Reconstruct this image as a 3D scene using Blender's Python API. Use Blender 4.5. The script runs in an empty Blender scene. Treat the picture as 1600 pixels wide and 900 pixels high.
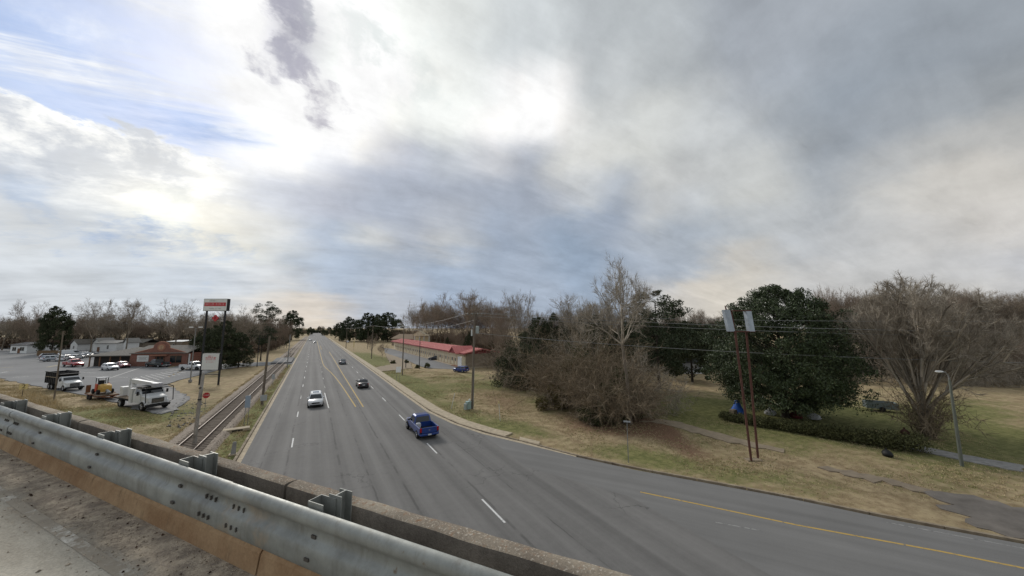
import bpy, bmesh, math, random
import numpy as np
from mathutils import Vector, Matrix
random.seed(7); RNG = np.random.default_rng(7)
SC = bpy.context.scene
COL = SC.collection
# ---------------------------------------------------------------- camera
CAM_H, FPX, HORIZON, VPX = 11.0, 530.0, 512.0, 490.0   # metres, pixels of a 1600x900 frame
PITCH = math.atan((HORIZON - 450) / FPX)
def _ray(px, py):
    x = (px - 800) / FPX; u = -(py - 450) / FPX
    return x, math.cos(PITCH) - u * math.sin(PITCH), math.sin(PITCH) + u * math.cos(PITCH)
_x, _f, _u = _ray(VPX, HORIZON)
YAW = -math.atan2(_x, _f)                                # the highway runs along +Y
def direction(px, py):
    x, f, u = _ray(px, py); c, s = math.cos(YAW), math.sin(YAW)
    v = Vector((x * c + f * s, -x * s + f * c, u)); v.normalize(); return v
def G(px, py, z=0.0):                                    # ground point seen at a pixel of the photograph
    v = direction(px, py); t = (z - CAM_H) / v.z
    return Vector((v.x * t, v.y * t, z))
def height_at(p, py):                                    # height of the point above p that appears at row py
    c, s = math.cos(YAW), math.sin(YAW)
    f = p[0] * s + p[1] * c; k = (450 - py) / FPX
    return CAM_H + f * (math.sin(PITCH) + k * math.cos(PITCH)) / (math.cos(PITCH) - k * math.sin(PITCH))
cam = bpy.data.cameras.new('camera'); cam_o = bpy.data.objects.new('camera', cam); COL.objects.link(cam_o)
cam.sensor_width = 36; cam.lens = 36 * FPX / 1600; cam.clip_start = 0.1; cam.clip_end = 9000
cam_o.location = (0, 0, CAM_H)
cam_o.rotation_euler = (math.radians(90) + PITCH, 0, -YAW)
SC.camera = cam_o
SC.view_settings.view_transform = 'Standard'; SC.view_settings.look = 'None'
SC.view_settings.exposure = 0.45; SC.view_settings.gamma = 1.0; SC.view_settings.use_curve_mapping = False
SC.cycles.max_bounces = 6; SC.cycles.transparent_max_bounces = 6
# ---------------------------------------------------------------- sky
SUN_DIR = direction(372, 130)
SUN_EL = math.asin(SUN_DIR.z); SUN_AZ = math.atan2(SUN_DIR.x, SUN_DIR.y)
world = bpy.data.worlds.new('World'); SC.world = world; world.use_nodes = True
wt = world.node_tree; wn, wl = wt.nodes, wt.links; wn.clear()
def lin(c):
    return tuple((v / 255 / 12.92) if v / 255 <= 0.04045 else ((v / 255 + 0.055) / 1.055) ** 2.4 for v in c)
def N(t, **k):
    n = wn.new(t)
    for a, b in k.items(): setattr(n, a, b)
    return n
def math_n(op, a, b=None, c=None):
    n = N('ShaderNodeMath', operation=op)
    for i, v in enumerate((a, b, c)):
        if v is None: continue
        if isinstance(v, (int, float)): n.inputs[i].default_value = v
        else: wl.new(v, n.inputs[i])
    return n.outputs[0]
def vec_n(op, a, b=None, scale=None):
    n = N('ShaderNodeVectorMath', operation=op)
    for i, v in enumerate((a, b)):
        if v is None: continue
        if isinstance(v, (tuple, list, Vector)): n.inputs[i].default_value = tuple(v)
        else: wl.new(v, n.inputs[i])
    if scale is not None:
        if isinstance(scale, (int, float)): n.inputs['Scale'].default_value = scale
        else: wl.new(scale, n.inputs['Scale'])
    return n.outputs[1] if op in ('DOT_PRODUCT', 'LENGTH') else n.outputs[0]
tc = N('ShaderNodeTexCoord'); D0 = vec_n('NORMALIZE', tc.outputs['Generated'])
sep = N('ShaderNodeSeparateXYZ'); wl.new(D0, sep.inputs[0])
# the cloud deck is a plane overhead: project the direction on it so that clouds shrink towards the horizon
zz = math_n('ADD', math_n('MAXIMUM', sep.outputs[2], 0.0), 0.26)
comb = N('ShaderNodeCombineXYZ')
wl.new(math_n('DIVIDE', sep.outputs[0], zz), comb.inputs[0]); wl.new(math_n('DIVIDE', sep.outputs[1], zz), comb.inputs[1])
DECK = comb.outputs[0]
def noise(vec, scale, detail, rough, dist=0.0):
    n = N('ShaderNodeTexNoise'); n.inputs['Scale'].default_value = scale; n.inputs['Detail'].default_value = detail
    n.inputs['Roughness'].default_value = rough; n.inputs['Distortion'].default_value = dist
    wl.new(vec, n.inputs['Vector']); return n
# wind-drawn streaks: stretch the deck along one direction before the noise
mp = N('ShaderNodeMapping'); mp.inputs['Rotation'].default_value = (0, 0, math.radians(52)); mp.inputs['Scale'].default_value = (0.55, 1.9, 1)
wl.new(DECK, mp.inputs['Vector'])
streak = noise(mp.outputs[0], 2.2, 8, 0.6, 0.35)
billow = noise(DECK, 3.4, 9, 0.62, 0.2)
warp_big = noise(DECK, 2.0, 6, 0.6)
warp = vec_n('SUBTRACT', warp_big.outputs['Color'], (0.5, 0.5, 0.5))
warp2 = vec_n('SUBTRACT', streak.outputs['Color'], (0.5, 0.5, 0.5))
DW = vec_n('ADD', D0, vec_n('ADD', vec_n('SCALE', warp, scale=0.10), vec_n('SCALE', warp2, scale=0.10)))
DW = vec_n('NORMALIZE', DW)
# cloud masses: direction (by the pixel where it stands), colour, tightness, gain above white, blue gap or not
SKY = [
 (30,45,(165,187,226),260,1,1),(0,140,(160,184,228),260,1,1),(75,125,(178,198,233),300,1,1),(150,200,(160,184,222),420,1,1),
 (205,205,(178,196,226),420,1,1),(135,95,(205,216,238),300,1,.6),(200,95,(222,228,240),400,1,.3),(115,15,(190,205,232),300,1,.8),(215,25,(226,230,242),300,1,.2),
 (-160,60,(170,190,226),90,1,1),(-120,250,(225,228,232),120,1,0),(-100,400,(205,213,222),120,1,0),
 (300,50,(255,255,252),160,2.2,0),(345,150,(255,255,252),120,2.8,0),(400,200,(255,253,245),180,2.0,0),(290,190,(250,248,245),300,1.4,0),
 (440,25,(196,196,206),900,1,0),(452,75,(172,172,186),900,1,0),(425,92,(180,180,192),1200,1,0),(490,158,(196,194,203),1200,1,0),(505,90,(215,214,218),1400,1,0),
 (560,55,(244,248,244),200,1.2,0),(630,110,(246,248,244),150,1.1,0),(700,25,(228,232,230),200,1,0),(790,70,(204,210,213),200,1,0),
 (820,175,(255,252,250),300,1.2,0),(770,215,(240,238,236),400,1.1,0),(560,205,(252,248,238),300,1.3,0),(500,205,(255,253,245),300,1.6,0),(700,180,(240,243,240),250,1,0),
 (30,170,(250,250,246),500,1.2,0),(95,205,(252,252,247),500,1.2,0),(150,235,(250,250,244),400,1.15,0),(200,260,(250,248,240),300,1.15,0),
 (25,285,(198,206,218),600,1,0),(85,285,(196,204,216),700,1,0),(140,318,(182,195,213),600,1,0),(185,372,(170,187,211),900,1,0),(120,350,(192,203,217),800,1,0),
 (90,385,(228,228,222),500,1,0),(25,335,(236,235,228),400,1,0),(260,285,(254,250,238),300,1.15,0),(255,345,(253,248,230),350,1.15,0),(400,372,(244,240,224),500,1.05,0),(320,375,(250,244,226),500,1.1,0),
 (340,300,(228,229,230),400,1,0),(410,300,(194,200,213),300,1,0),(505,280,(190,195,208),250,1,0),(600,245,(182,187,200),300,1,0),(600,315,(172,181,197),300,1,0),(655,345,(176,184,198),500,1,0),
 (590,368,(205,207,206),900,1,0),(700,367,(206,206,203),900,1,0),(700,295,(168,176,190),200,1,0),(800,290,(164,173,188),200,1,0),(790,375,(157,170,188),300,1,0),(900,395,(148,165,186),300,1,0),(960,345,(160,171,187),300,1,0),
 (500,405,(178,191,208),350,1,0),(340,415,(186,200,218),400,1,0),(100,415,(190,204,221),350,1,0),(210,425,(205,213,222),400,1,0),(40,450,(218,220,220),400,1,0),(560,432,(170,183,200),350,1,0),(700,435,(163,178,198),300,1,0),
 (480,488,(222,211,197),900,1,0),(400,462,(214,216,216),600,1,0),(420,485,(220,212,202),900,1,0),(200,462,(210,216,221),350,1,0),(600,470,(184,190,200),500,1,0),(840,455,(163,176,194),400,1,0),
 (1000,90,(180,186,190),150,1,0),(1010,200,(208,210,207),200,1,0),(1110,215,(190,194,196),200,1,0),(905,235,(220,221,218),300,1,0),(945,145,(203,207,209),300,1,0),
 (1200,50,(162,169,178),110,1,0),(1350,150,(148,158,169),130,1,0),(1500,60,(152,160,169),100,1,0),(1560,190,(156,163,169),130,1,0),(1330,235,(160,167,175),200,1,0),
 (1040,300,(192,194,194),250,1,0),(1190,290,(198,200,198),250,1,0),(1085,370,(166,176,188),300,1,0),(1240,365,(178,183,188),300,1,0),(1450,285,(208,205,198),220,1,0),(1570,275,(214,209,201),200,1,0),
 (1540,345,(212,206,197),300,1,0),(1400,385,(188,191,194),300,1,0),(1160,432,(210,204,193),500,1,0),(1290,440,(196,196,195),350,1,0),(1570,392,(176,183,195),400,1,0),(1000,425,(166,178,194),350,1,0),
 (1060,455,(205,200,192),500,1,0),(1500,440,(198,196,192),300,1,0)]
def sky_colour(v):                                       # smooth blend of the masses above, 4th value: share of blue gap
    base = 2e-4; acc = np.array([*lin((186, 192, 198)), 0.0]) * base; ws = base
    for (d, c, k, blue) in _MASS:
        w = math.exp(k * 1.5 * (v.dot(d) - 1)); acc = acc + w * np.array([*c, blue]); ws += w
    return acc / ws
_MASS = [(direction(px, py), [(v * .92 + .08 * sum(lin(c)) / 3) * (1 + (g - 1) * .9) for v in lin(c)], k, bl) for (px, py, c, k, g, bl) in SKY]
_AZ = [-180, -120] + list(np.linspace(-70, 70, 28)) + [120, 180]           # degrees from the camera's heading
_EL = [0, 3, 6, 10, 14, 18, 22, 27, 32, 37, 43, 50, 62, 90]
dsep = N('ShaderNodeSeparateXYZ'); wl.new(DW, dsep.inputs[0])
hx = math_n('ADD', math_n('MULTIPLY', dsep.outputs[0], math.cos(YAW)), math_n('MULTIPLY', dsep.outputs[1], -math.sin(YAW)))
hy = math_n('ADD', math_n('MULTIPLY', dsep.outputs[0], math.sin(YAW)), math_n('MULTIPLY', dsep.outputs[1], math.cos(YAW)))
azn = math_n('MULTIPLY_ADD', math_n('ARCTAN2', hx, hy), 1 / (2 * math.pi), 0.5)
eln = math_n('MULTIPLY', math_n('ARCSINE', dsep.outputs[2]), 180 / math.pi)
cloud = bluef = None
for j, e in enumerate(_EL):
    rp = N('ShaderNodeValToRGB'); cr = rp.color_ramp; cr.interpolation = 'CARDINAL'
    while len(cr.elements) < len(_AZ): cr.elements.new(0.5)
    for i, a_ in enumerate(_AZ):
        t = YAW + math.radians(a_); er = math.radians(e)
        r = sky_colour(Vector((math.sin(t) * math.cos(er), math.cos(t) * math.cos(er), math.sin(er))))
        cr.elements[i].position = (a_ + 180) / 360; cr.elements[i].color = tuple(r)
    wl.new(azn, rp.inputs[0])
    if cloud is None: cloud, bluef = rp.outputs[0], rp.outputs[1]; continue
    mr = N('ShaderNodeMapRange', interpolation_type='SMOOTHSTEP'); wl.new(eln, mr.inputs[0])
    mr.inputs[1].default_value = _EL[j - 1]; mr.inputs[2].default_value = e
    mx = N('ShaderNodeMix', data_type='VECTOR'); wl.new(mr.outputs[0], mx.inputs['Factor']); wl.new(cloud, mx.inputs['A']); wl.new(rp.outputs[0], mx.inputs['B'])
    mf = N('ShaderNodeMix', data_type='FLOAT'); wl.new(mr.outputs[0], mf.inputs['Factor']); wl.new(bluef, mf.inputs['A']); wl.new(rp.outputs[1], mf.inputs['B'])
    cloud, bluef = mx.outputs['Result'], mf.outputs['Result']
def smooth(x, lo, hi):
    mr = N('ShaderNodeMapRange', interpolation_type='SMOOTHSTEP'); wl.new(x, mr.inputs[0]); mr.inputs[1].default_value = lo; mr.inputs[2].default_value = hi; return mr.outputs[0]
def blend(f, a_, b_):
    mx = N('ShaderNodeMix', data_type='VECTOR')
    for s_, v_ in (('Factor', f), ('A', a_), ('B', b_)):
        if isinstance(v_, tuple): mx.inputs[s_].default_value = v_
        else: wl.new(v_, mx.inputs[s_])
    return mx.outputs['Result']
def around(px, py, k): return math_n('EXPONENT', math_n('MULTIPLY_ADD', vec_n('DOT_PRODUCT', DW, direction(px, py)), float(k), -float(k)))
frag = noise(vec_n('ADD', D0, vec_n('SCALE', warp2, scale=.12)), 13.0, 8, .60, .0)
# ragged dark scraps in front of the bright gap
for (px, py, c, k, st) in [(440,8,(176,176,188),300,.9),(460,62,(168,168,181),260,.95),(425,95,(176,176,188),420,.9),(492,155,(176,174,185),420,.85),(640,105,(214,220,219),160,.6),(560,60,(212,218,217),200,.6),(185,368,(160,180,210),500,.8),(60,300,(172,188,210),260,.7),(330,400,(176,192,214),260,.6)]:
    f = math_n('MULTIPLY', smooth(math_n('ADD', around(px, py, k), math_n('MULTIPLY_ADD', frag.outputs['Fac'], 3.2, -1.6)), .50, 1.30), math_n('MULTIPLY', smooth(around(px, py, k), .04, .4), st))
    cloud = blend(f, cloud, lin(c))
# the blue gap at the left, edged below by a bank of cumulus and veiled by cirrus streaks
edge_n = direction(-40, 128).cross(direction(235, 222)).normalized()
if edge_n.dot(direction(60, 60)) < 0: edge_n = -edge_n
rag = math_n('ADD', vec_n('DOT_PRODUCT', D0, edge_n), math_n('ADD', math_n('MULTIPLY_ADD', billow.outputs['Fac'], 0.20, -0.10), math_n('MULTIPLY_ADD', warp_big.outputs['Fac'], .08, -.04)))
above = smooth(rag, -0.002, 0.014)
near_l = smooth(math_n('ADD', around(60, 130, 14), math_n('MULTIPLY_ADD', streak.outputs['Fac'], .9, -.45)), .52, .86)
cmap = N('ShaderNodeMapping'); cmap.inputs['Rotation'].default_value = (0, 0, math.radians(-18)); cmap.inputs['Scale'].default_value = (.8, 4.5, 1); wl.new(DECK, cmap.inputs['Vector'])
cir = noise(cmap.outputs[0], 2.4, 8, .62, .5)
veil = math_n('ADD', smooth(cir.outputs['Fac'], .44, .72), math_n('MULTIPLY', smooth(billow.outputs['Fac'], .52, .70), .5))
veil = math_n('MINIMUM', veil, 1.0)
blue_c = blend(veil, lin((168, 189, 226)), lin((238, 241, 246)))
gap = math_n('MULTIPLY', above, near_l)
bank = math_n('MULTIPLY', math_n('SUBTRACT', 1.0, above), math_n('MULTIPLY', smooth(rag, -.16, -.02), near_l))
bank_c = blend(smooth(math_n('ADD', math_n('MULTIPLY', billow.outputs['Fac'], .5), math_n('MULTIPLY', frag.outputs['Fac'], .5)), .42, .54), lin((214, 218, 224)), tuple(1.12 * v for v in lin((253, 252, 247))))
cloud = blend(math_n('MULTIPLY', bank, .85), cloud, bank_c)
cloud = blend(gap, cloud, blue_c)
bluef = math_n('MULTIPLY', gap, math_n('SUBTRACT', 1.0, veil))
mod = math_n('ADD', math_n('MULTIPLY_ADD', streak.outputs['Fac'], 0.62, -0.31), math_n('MULTIPLY_ADD', billow.outputs['Fac'], 0.44, -0.22)); mod = math_n('ADD', mod, math_n('MULTIPLY_ADD', frag.outputs['Fac'], 0.34, -0.17))
cloud = vec_n('MAXIMUM', vec_n('SCALE', cloud, scale=math_n('ADD', mod, 1.0)), (0.02, 0.02, 0.02))
sky = N('ShaderNodeTexSky', sky_type='NISHITA'); sky.sun_disc = False
sky.sun_elevation = SUN_EL; sky.sun_rotation = SUN_AZ; sky.air_density = 1.0; sky.dust_density = 0.6; sky.ozone_density = 1.2
BG = 0.10
cloud10 = vec_n('SCALE', cloud, scale=0.745 / BG)
thin = math_n('MULTIPLY', bluef, math_n('SUBTRACT', 1.0, math_n('MULTIPLY', math_n('MAXIMUM', math_n('MULTIPLY_ADD', streak.outputs['Fac'], 5.0, -2.4), 0.0), 0.9)))
thin = math_n('MINIMUM', math_n('MAXIMUM', math_n('MULTIPLY', thin, 0.35), 0.0), 0.35)
mix = N('ShaderNodeMix', data_type='VECTOR', clamp_factor=True)
wl.new(thin, mix.inputs['Factor']); wl.new(cloud10, mix.inputs['A']); wl.new(vec_n('SCALE', sky.outputs[0], scale=1.0), mix.inputs['B'])
bg = N('ShaderNodeBackground'); bg.inputs['Strength'].default_value = BG
wl.new(mix.outputs['Result'], bg.inputs['Color'])
wo = N('ShaderNodeOutputWorld'); wl.new(bg.outputs[0], wo.inputs['Surface'])
try: world.cycles.sampling_method = 'MANUAL'; world.cycles.sample_map_resolution = 512
except Exception: pass
sl = bpy.data.lights.new('sun', 'SUN'); sl.energy = 1.5; sl.angle = math.radians(14); sl.color = (1.0, 0.95, 0.88)
so = bpy.data.objects.new('sun', sl); COL.objects.link(so); so.location = (0, 0, 60)
so.rotation_euler = SUN_DIR.to_track_quat('Z', 'Y').to_euler()
# ---------------------------------------------------------------- materials
MATS = {}
def mat(name, col, rough=0.8, metal=0.0, var=0.0, scale=4.0, col2=None, detail=5, spec=0.3, island=0.0, bump=0.0, coat=0.0, trans=0.0, stretch=None):
    if name in MATS: return MATS[name]
    m = bpy.data.materials.new(name); m.use_nodes = True; nt = m.node_tree; b = nt.nodes['Principled BSDF']
    b.inputs['Roughness'].default_value = rough; b.inputs['Metallic'].default_value = metal
    b.inputs['Specular IOR Level'].default_value = spec; b.inputs['Coat Weight'].default_value = coat
    b.inputs['Base Color'].default_value = (*col, 1)
    if col2 is not None or var > 0 or bump > 0:
        tcn = nt.nodes.new('ShaderNodeTexCoord'); nz = nt.nodes.new('ShaderNodeTexNoise')
        nz.inputs['Scale'].default_value = scale; nz.inputs['Detail'].default_value = detail; nz.inputs['Roughness'].default_value = 0.62
        src = tcn.outputs['Object']
        if stretch:
            mp_ = nt.nodes.new('ShaderNodeMapping'); mp_.inputs['Scale'].default_value = stretch; nt.links.new(src, mp_.inputs[0]); src = mp_.outputs[0]
        nt.links.new(src, nz.inputs['Vector'])
        rp = nt.nodes.new('ShaderNodeValToRGB'); rp.color_ramp.elements[0].position = 0.32; rp.color_ramp.elements[1].position = 0.68
        c2 = col2 if col2 is not None else tuple(min(1, v * (1 + var)) for v in col)
        c1 = col if col2 is not None else tuple(v * (1 - var) for v in col)
        rp.color_ramp.elements[0].color = (*c1, 1); rp.color_ramp.elements[1].color = (*c2, 1)
        nt.links.new(nz.outputs['Fac'], rp.inputs[0]); out = rp.outputs[0]
        if island > 0: out = _island(nt, out, island)
        nt.links.new(out, b.inputs['Base Color'])
        if bump > 0:
            bp = nt.nodes.new('ShaderNodeBump'); bp.inputs['Strength'].default_value = bump; bp.inputs['Distance'].default_value = 0.02
            nt.links.new(nz.outputs['Fac'], bp.inputs['Height']); nt.links.new(bp.outputs[0], b.inputs['Normal'])
    elif island > 0:
        rgb = nt.nodes.new('ShaderNodeRGB'); rgb.outputs[0].default_value = (*col, 1)
        nt.links.new(_island(nt, rgb.outputs[0], island), b.inputs['Base Color'])
    if trans > 0: b.inputs['Subsurface Weight'].default_value = 0.0
    MATS[name] = m; return m
def _island(nt, out, amt):
    ge = nt.nodes.new('ShaderNodeNewGeometry'); mr = nt.nodes.new('ShaderNodeMapRange')
    mr.inputs[3].default_value = 1 - amt; mr.inputs[4].default_value = 1 + amt
    nt.links.new(ge.outputs['Random Per Island'], mr.inputs[0])
    hs = nt.nodes.new('ShaderNodeHueSaturation'); nt.links.new(mr.outputs[0], hs.inputs['Value']); nt.links.new(out, hs.inputs['Color'])
    return hs.outputs[0]
class NT:                                                # tiny helper for hand-made node trees
    def __init__(s, name, rough=0.9, spec=0.25):
        s.m = bpy.data.materials.new(name); s.m.use_nodes = True; s.t = s.m.node_tree; s.b = s.t.nodes['Principled BSDF']
        s.b.inputs['Roughness'].default_value = rough; s.b.inputs['Specular IOR Level'].default_value = spec
        s.tc = s.t.nodes.new('ShaderNodeTexCoord'); s.pos = s.tc.outputs['Object']; MATS[name] = s.m
    def n(s, t, **k):
        o = s.t.nodes.new(t)
        for a, b in k.items(): setattr(o, a, b)
        return o
    def link(s, a, b): s.t.links.new(a, b)
    def put(s, i, v):
        if isinstance(v, (int, float)): i.default_value = v
        elif isinstance(v, tuple): i.default_value = (*v, 1) if len(v) == 3 and len(i.default_value) == 4 else v
        else: s.link(v, i)
    def math(s, op, a, b=0.0, c=0.0):
        o = s.n('ShaderNodeMath', operation=op)
        for i, v in enumerate((a, b, c)): s.put(o.inputs[i], v)
        return o.outputs[0]
    def noise(s, scale, detail=5, rough=0.6, vec=None, stretch=None, dist=0.0):
        o = s.n('ShaderNodeTexNoise'); o.inputs['Scale'].default_value = scale; o.inputs['Detail'].default_value = detail
        o.inputs['Roughness'].default_value = rough; o.inputs['Distortion'].default_value = dist; v = vec or s.pos
        if stretch:
            mp_ = s.n('ShaderNodeMapping'); mp_.inputs['Scale'].default_value = stretch; s.link(v, mp_.inputs[0]); v = mp_.outputs[0]
        s.link(v, o.inputs['Vector']); return o.outputs['Fac']
    def ramp(s, f, p0, p1):
        o = s.n('ShaderNodeMapRange'); o.interpolation_type = 'SMOOTHSTEP'; s.put(o.inputs[0], f); o.inputs[1].default_value = p0; o.inputs[2].default_value = p1
        return o.outputs[0]
    def mix(s, f, a, b):
        o = s.n('ShaderNodeMix', data_type='RGBA'); s.put(o.inputs['Factor'], f); s.put(o.inputs[6], a); s.put(o.inputs[7], b); return o.outputs[2]
    def mul(s, c, f):
        o = s.n('ShaderNodeMix', data_type='RGBA', blend_type='MULTIPLY'); o.inputs[0].default_value = 1; s.put(o.inputs[6], c)
        cb = s.n('ShaderNodeCombineColor'); [s.put(cb.inputs[i], f) for i in range(3)]; s.link(cb.outputs[0], o.inputs[7]); return o.outputs[2]
    def xyz(s):
        o = s.n('ShaderNodeSeparateXYZ'); s.link(s.pos, o.inputs[0]); return o.outputs
    def attr(s, name):
        o = s.n('ShaderNodeAttribute'); o.attribute_name = name; return o.outputs['Fac']
    def bump(s, h, strength=0.4, dist=0.02):
        o = s.n('ShaderNodeBump'); o.inputs['Strength'].default_value = strength; o.inputs['Distance'].default_value = dist
        s.link(h, o.inputs['Height']); s.link(o.outputs[0], s.b.inputs['Normal'])
    def done(s, col): s.link(col, s.b.inputs['Base Color']); return s.m
# ---------------------------------------------------------------- object helpers
def obj(name, data, m=None, parent=None):
    o = bpy.data.objects.new(name, data); COL.objects.link(o)
    if m is not None and data is not None and len(data.materials) == 0: data.materials.append(m)
    if parent is not None: o.parent = parent
    return o
def thing(name, label, cat, loc=(0, 0, 0), rz=0.0, group=None, scale=None):
    o = bpy.data.objects.new(name, None); COL.objects.link(o); o.location = loc; o.rotation_euler = (0, 0, rz); o.empty_display_size = 0.2
    if scale is not None: o.scale = scale if hasattr(scale, '__len__') else (scale,) * 3
    return tag(o, label, cat, group)
def tag(o, label=None, cat=None, group=None, kind=None):
    if label: o['label'] = label
    if cat: o['category'] = cat
    if group: o['group'] = group
    if kind: o['kind'] = kind
    return o
def struct(o): o['kind'] = 'structure'; return o
class MB:                                                # collects simple solids, then links them as one mesh
    def __init__(s): s.v = []; s.f = []
    def add(s, v, f):
        k = len(s.v); s.v += [tuple(p) for p in v]; s.f += [tuple(i + k for i in q) for q in f]; return s
    def box(s, x0, x1, y0, y1, z0, z1):
        return s.add([(x0,y0,z0),(x1,y0,z0),(x1,y1,z0),(x0,y1,z0),(x0,y0,z1),(x1,y0,z1),(x1,y1,z1),(x0,y1,z1)],
                     [(3,2,1,0),(4,5,6,7),(0,1,5,4),(1,2,6,5),(2,3,7,6),(3,0,4,7)])
    def cbox(s, c, sz): return s.box(c[0]-sz[0]/2, c[0]+sz[0]/2, c[1]-sz[1]/2, c[1]+sz[1]/2, c[2]-sz[2]/2, c[2]+sz[2]/2)
    def bevbox(s, x0, x1, y0, y1, z0, z1, b=0.03):
        vs = []
        for z, i in ((z0, b), (z0 + b, 0), (z1 - b, 0), (z1, b)):
            vs += [(x0+i+b,y0+i,z),(x1-i-b,y0+i,z),(x1-i,y0+i+b,z),(x1-i,y1-i-b,z),(x1-i-b,y1-i,z),(x0+i+b,y1-i,z),(x0+i,y1-i-b,z),(x0+i,y0+i+b,z)]
        f = [tuple(range(7, -1, -1)), tuple(range(24, 32))]
        for r in range(3):
            for i in range(8): f.append((r*8+i, r*8+(i+1)%8, r*8+8+(i+1)%8, r*8+8+i))
        return s.add(vs, f)
    def tube(s, pts, r, n=6, cap=True):
        pts = [Vector(p) for p in pts]; rs = r if hasattr(r, '__len__') else [r] * len(pts); vs = []; up = Vector((0, 0, 1))
        for i, p in enumerate(pts):
            d = (pts[min(i + 1, len(pts) - 1)] - pts[max(i - 1, 0)]); d.normalize()
            a = d.cross(up if abs(d.z) < 0.9 else Vector((1, 0, 0))); a.normalize(); b = a.cross(d)
            for k in range(n):
                t = 2 * math.pi * k / n; vs.append(p + (a * math.cos(t) + b * math.sin(t)) * rs[i])
        f = [(i*n+k, i*n+(k+1)%n, (i+1)*n+(k+1)%n, (i+1)*n+k) for i in range(len(pts) - 1) for k in range(n)]
        if cap: f += [tuple(range(n - 1, -1, -1)), tuple(range((len(pts)-1)*n, len(pts)*n))]
        return s.add(vs, f)
    def prism(s, poly, z0, z1):                          # polygon in plan, counter-clockwise
        n = len(poly); a = sum(poly[i][0]*poly[(i+1)%n][1]-poly[(i+1)%n][0]*poly[i][1] for i in range(n))
        if a < 0: poly = poly[::-1]
        vs = [(p[0], p[1], z0) for p in poly] + [(p[0], p[1], z1) for p in poly]
        return s.add(vs, [tuple(range(n-1, -1, -1)), tuple(range(n, 2*n))] + [(i, (i+1)%n, n+(i+1)%n, n+i) for i in range(n)])
    def extrude(s, prof, origin, ax, ay, axis, length):  # closed profile (u,v) in the plane ax,ay pushed along axis
        o, ax, ay, axis = Vector(origin), Vector(ax), Vector(ay), Vector(axis); n = len(prof)
        vs = [o + ax*u + ay*w for u, w in prof] + [o + ax*u + ay*w + axis*length for u, w in prof]
        return s.add(vs, [tuple(range(n-1, -1, -1)), tuple(range(n, 2*n))] + [(i, (i+1)%n, n+(i+1)%n, n+i) for i in range(n)])
    def loft(s, rings, cap=True):
        n = len(rings[0]); vs = [p for r in rings for p in r]
        f = [(i*n+k, i*n+(k+1)%n, (i+1)*n+(k+1)%n, (i+1)*n+k) for i in range(len(rings)-1) for k in range(n)]
        if cap: f += [tuple(range(n-1, -1, -1)), tuple(range((len(rings)-1)*n, len(rings)*n))]
        return s.add(vs, f)
    def mesh(s, name, smooth=0):
        me = bpy.data.meshes.new(name); me.from_pydata(s.v, [], s.f); me.validate()
        bm = bmesh.new(); bm.from_mesh(me); bmesh.ops.recalc_face_normals(bm, faces=bm.faces); bm.to_mesh(me); bm.free()
        if smooth:
            me.shade_smooth()
            me.set_sharp_from_angle(angle=math.radians(smooth))
        me.update(); return me
    def build(s, name, m, parent=None, smooth=0): return obj(name, s.mesh(name, smooth), m, parent)
def tri_mesh(name, V, F):                                # fast numpy mesh of triangles
    me = bpy.data.meshes.new(name); V = np.asarray(V, np.float32).reshape(-1, 3); F = np.asarray(F, np.int32).reshape(-1, 3)
    me.vertices.add(len(V)); me.vertices.foreach_set('co', V.ravel())
    me.loops.add(F.size); me.loops.foreach_set('vertex_index', F.ravel())
    me.polygons.add(len(F)); me.polygons.foreach_set('loop_start', np.arange(0, F.size, 3, dtype=np.int32))
    me.update(calc_edges=True); return me
def copy_thing(root, loc, rz, scale, label, group=None, mirror=False):
    r = root.copy(); COL.objects.link(r); r.location = loc; r.rotation_euler = (0, 0, rz)
    r.scale = scale if hasattr(scale, '__len__') else (scale,) * 3
    r['label'] = label
    if group: r['group'] = group
    elif 'group' in r: del r['group']
    for ch in root.children:
        c = ch.copy(); COL.objects.link(c); c.parent = r
        for g in ch.children:
            d = g.copy(); COL.objects.link(d); d.parent = c
    return r
def polyline_offset(pts, d):
    out = []
    for i, p in enumerate(pts):
        a = Vector(pts[max(i-1, 0)][:2]); b = Vector(pts[min(i+1, len(pts)-1)][:2]); t = (b - a).normalized()
        out.append((p[0] + t.y * d, p[1] - t.x * d))     # d > 0: to the right of travel
    return out
def strip(mb, left, right, z0, z1):
    for i in range(len(left) - 1): mb.prism([left[i], left[i+1], right[i+1], right[i]], z0, z1)
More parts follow.
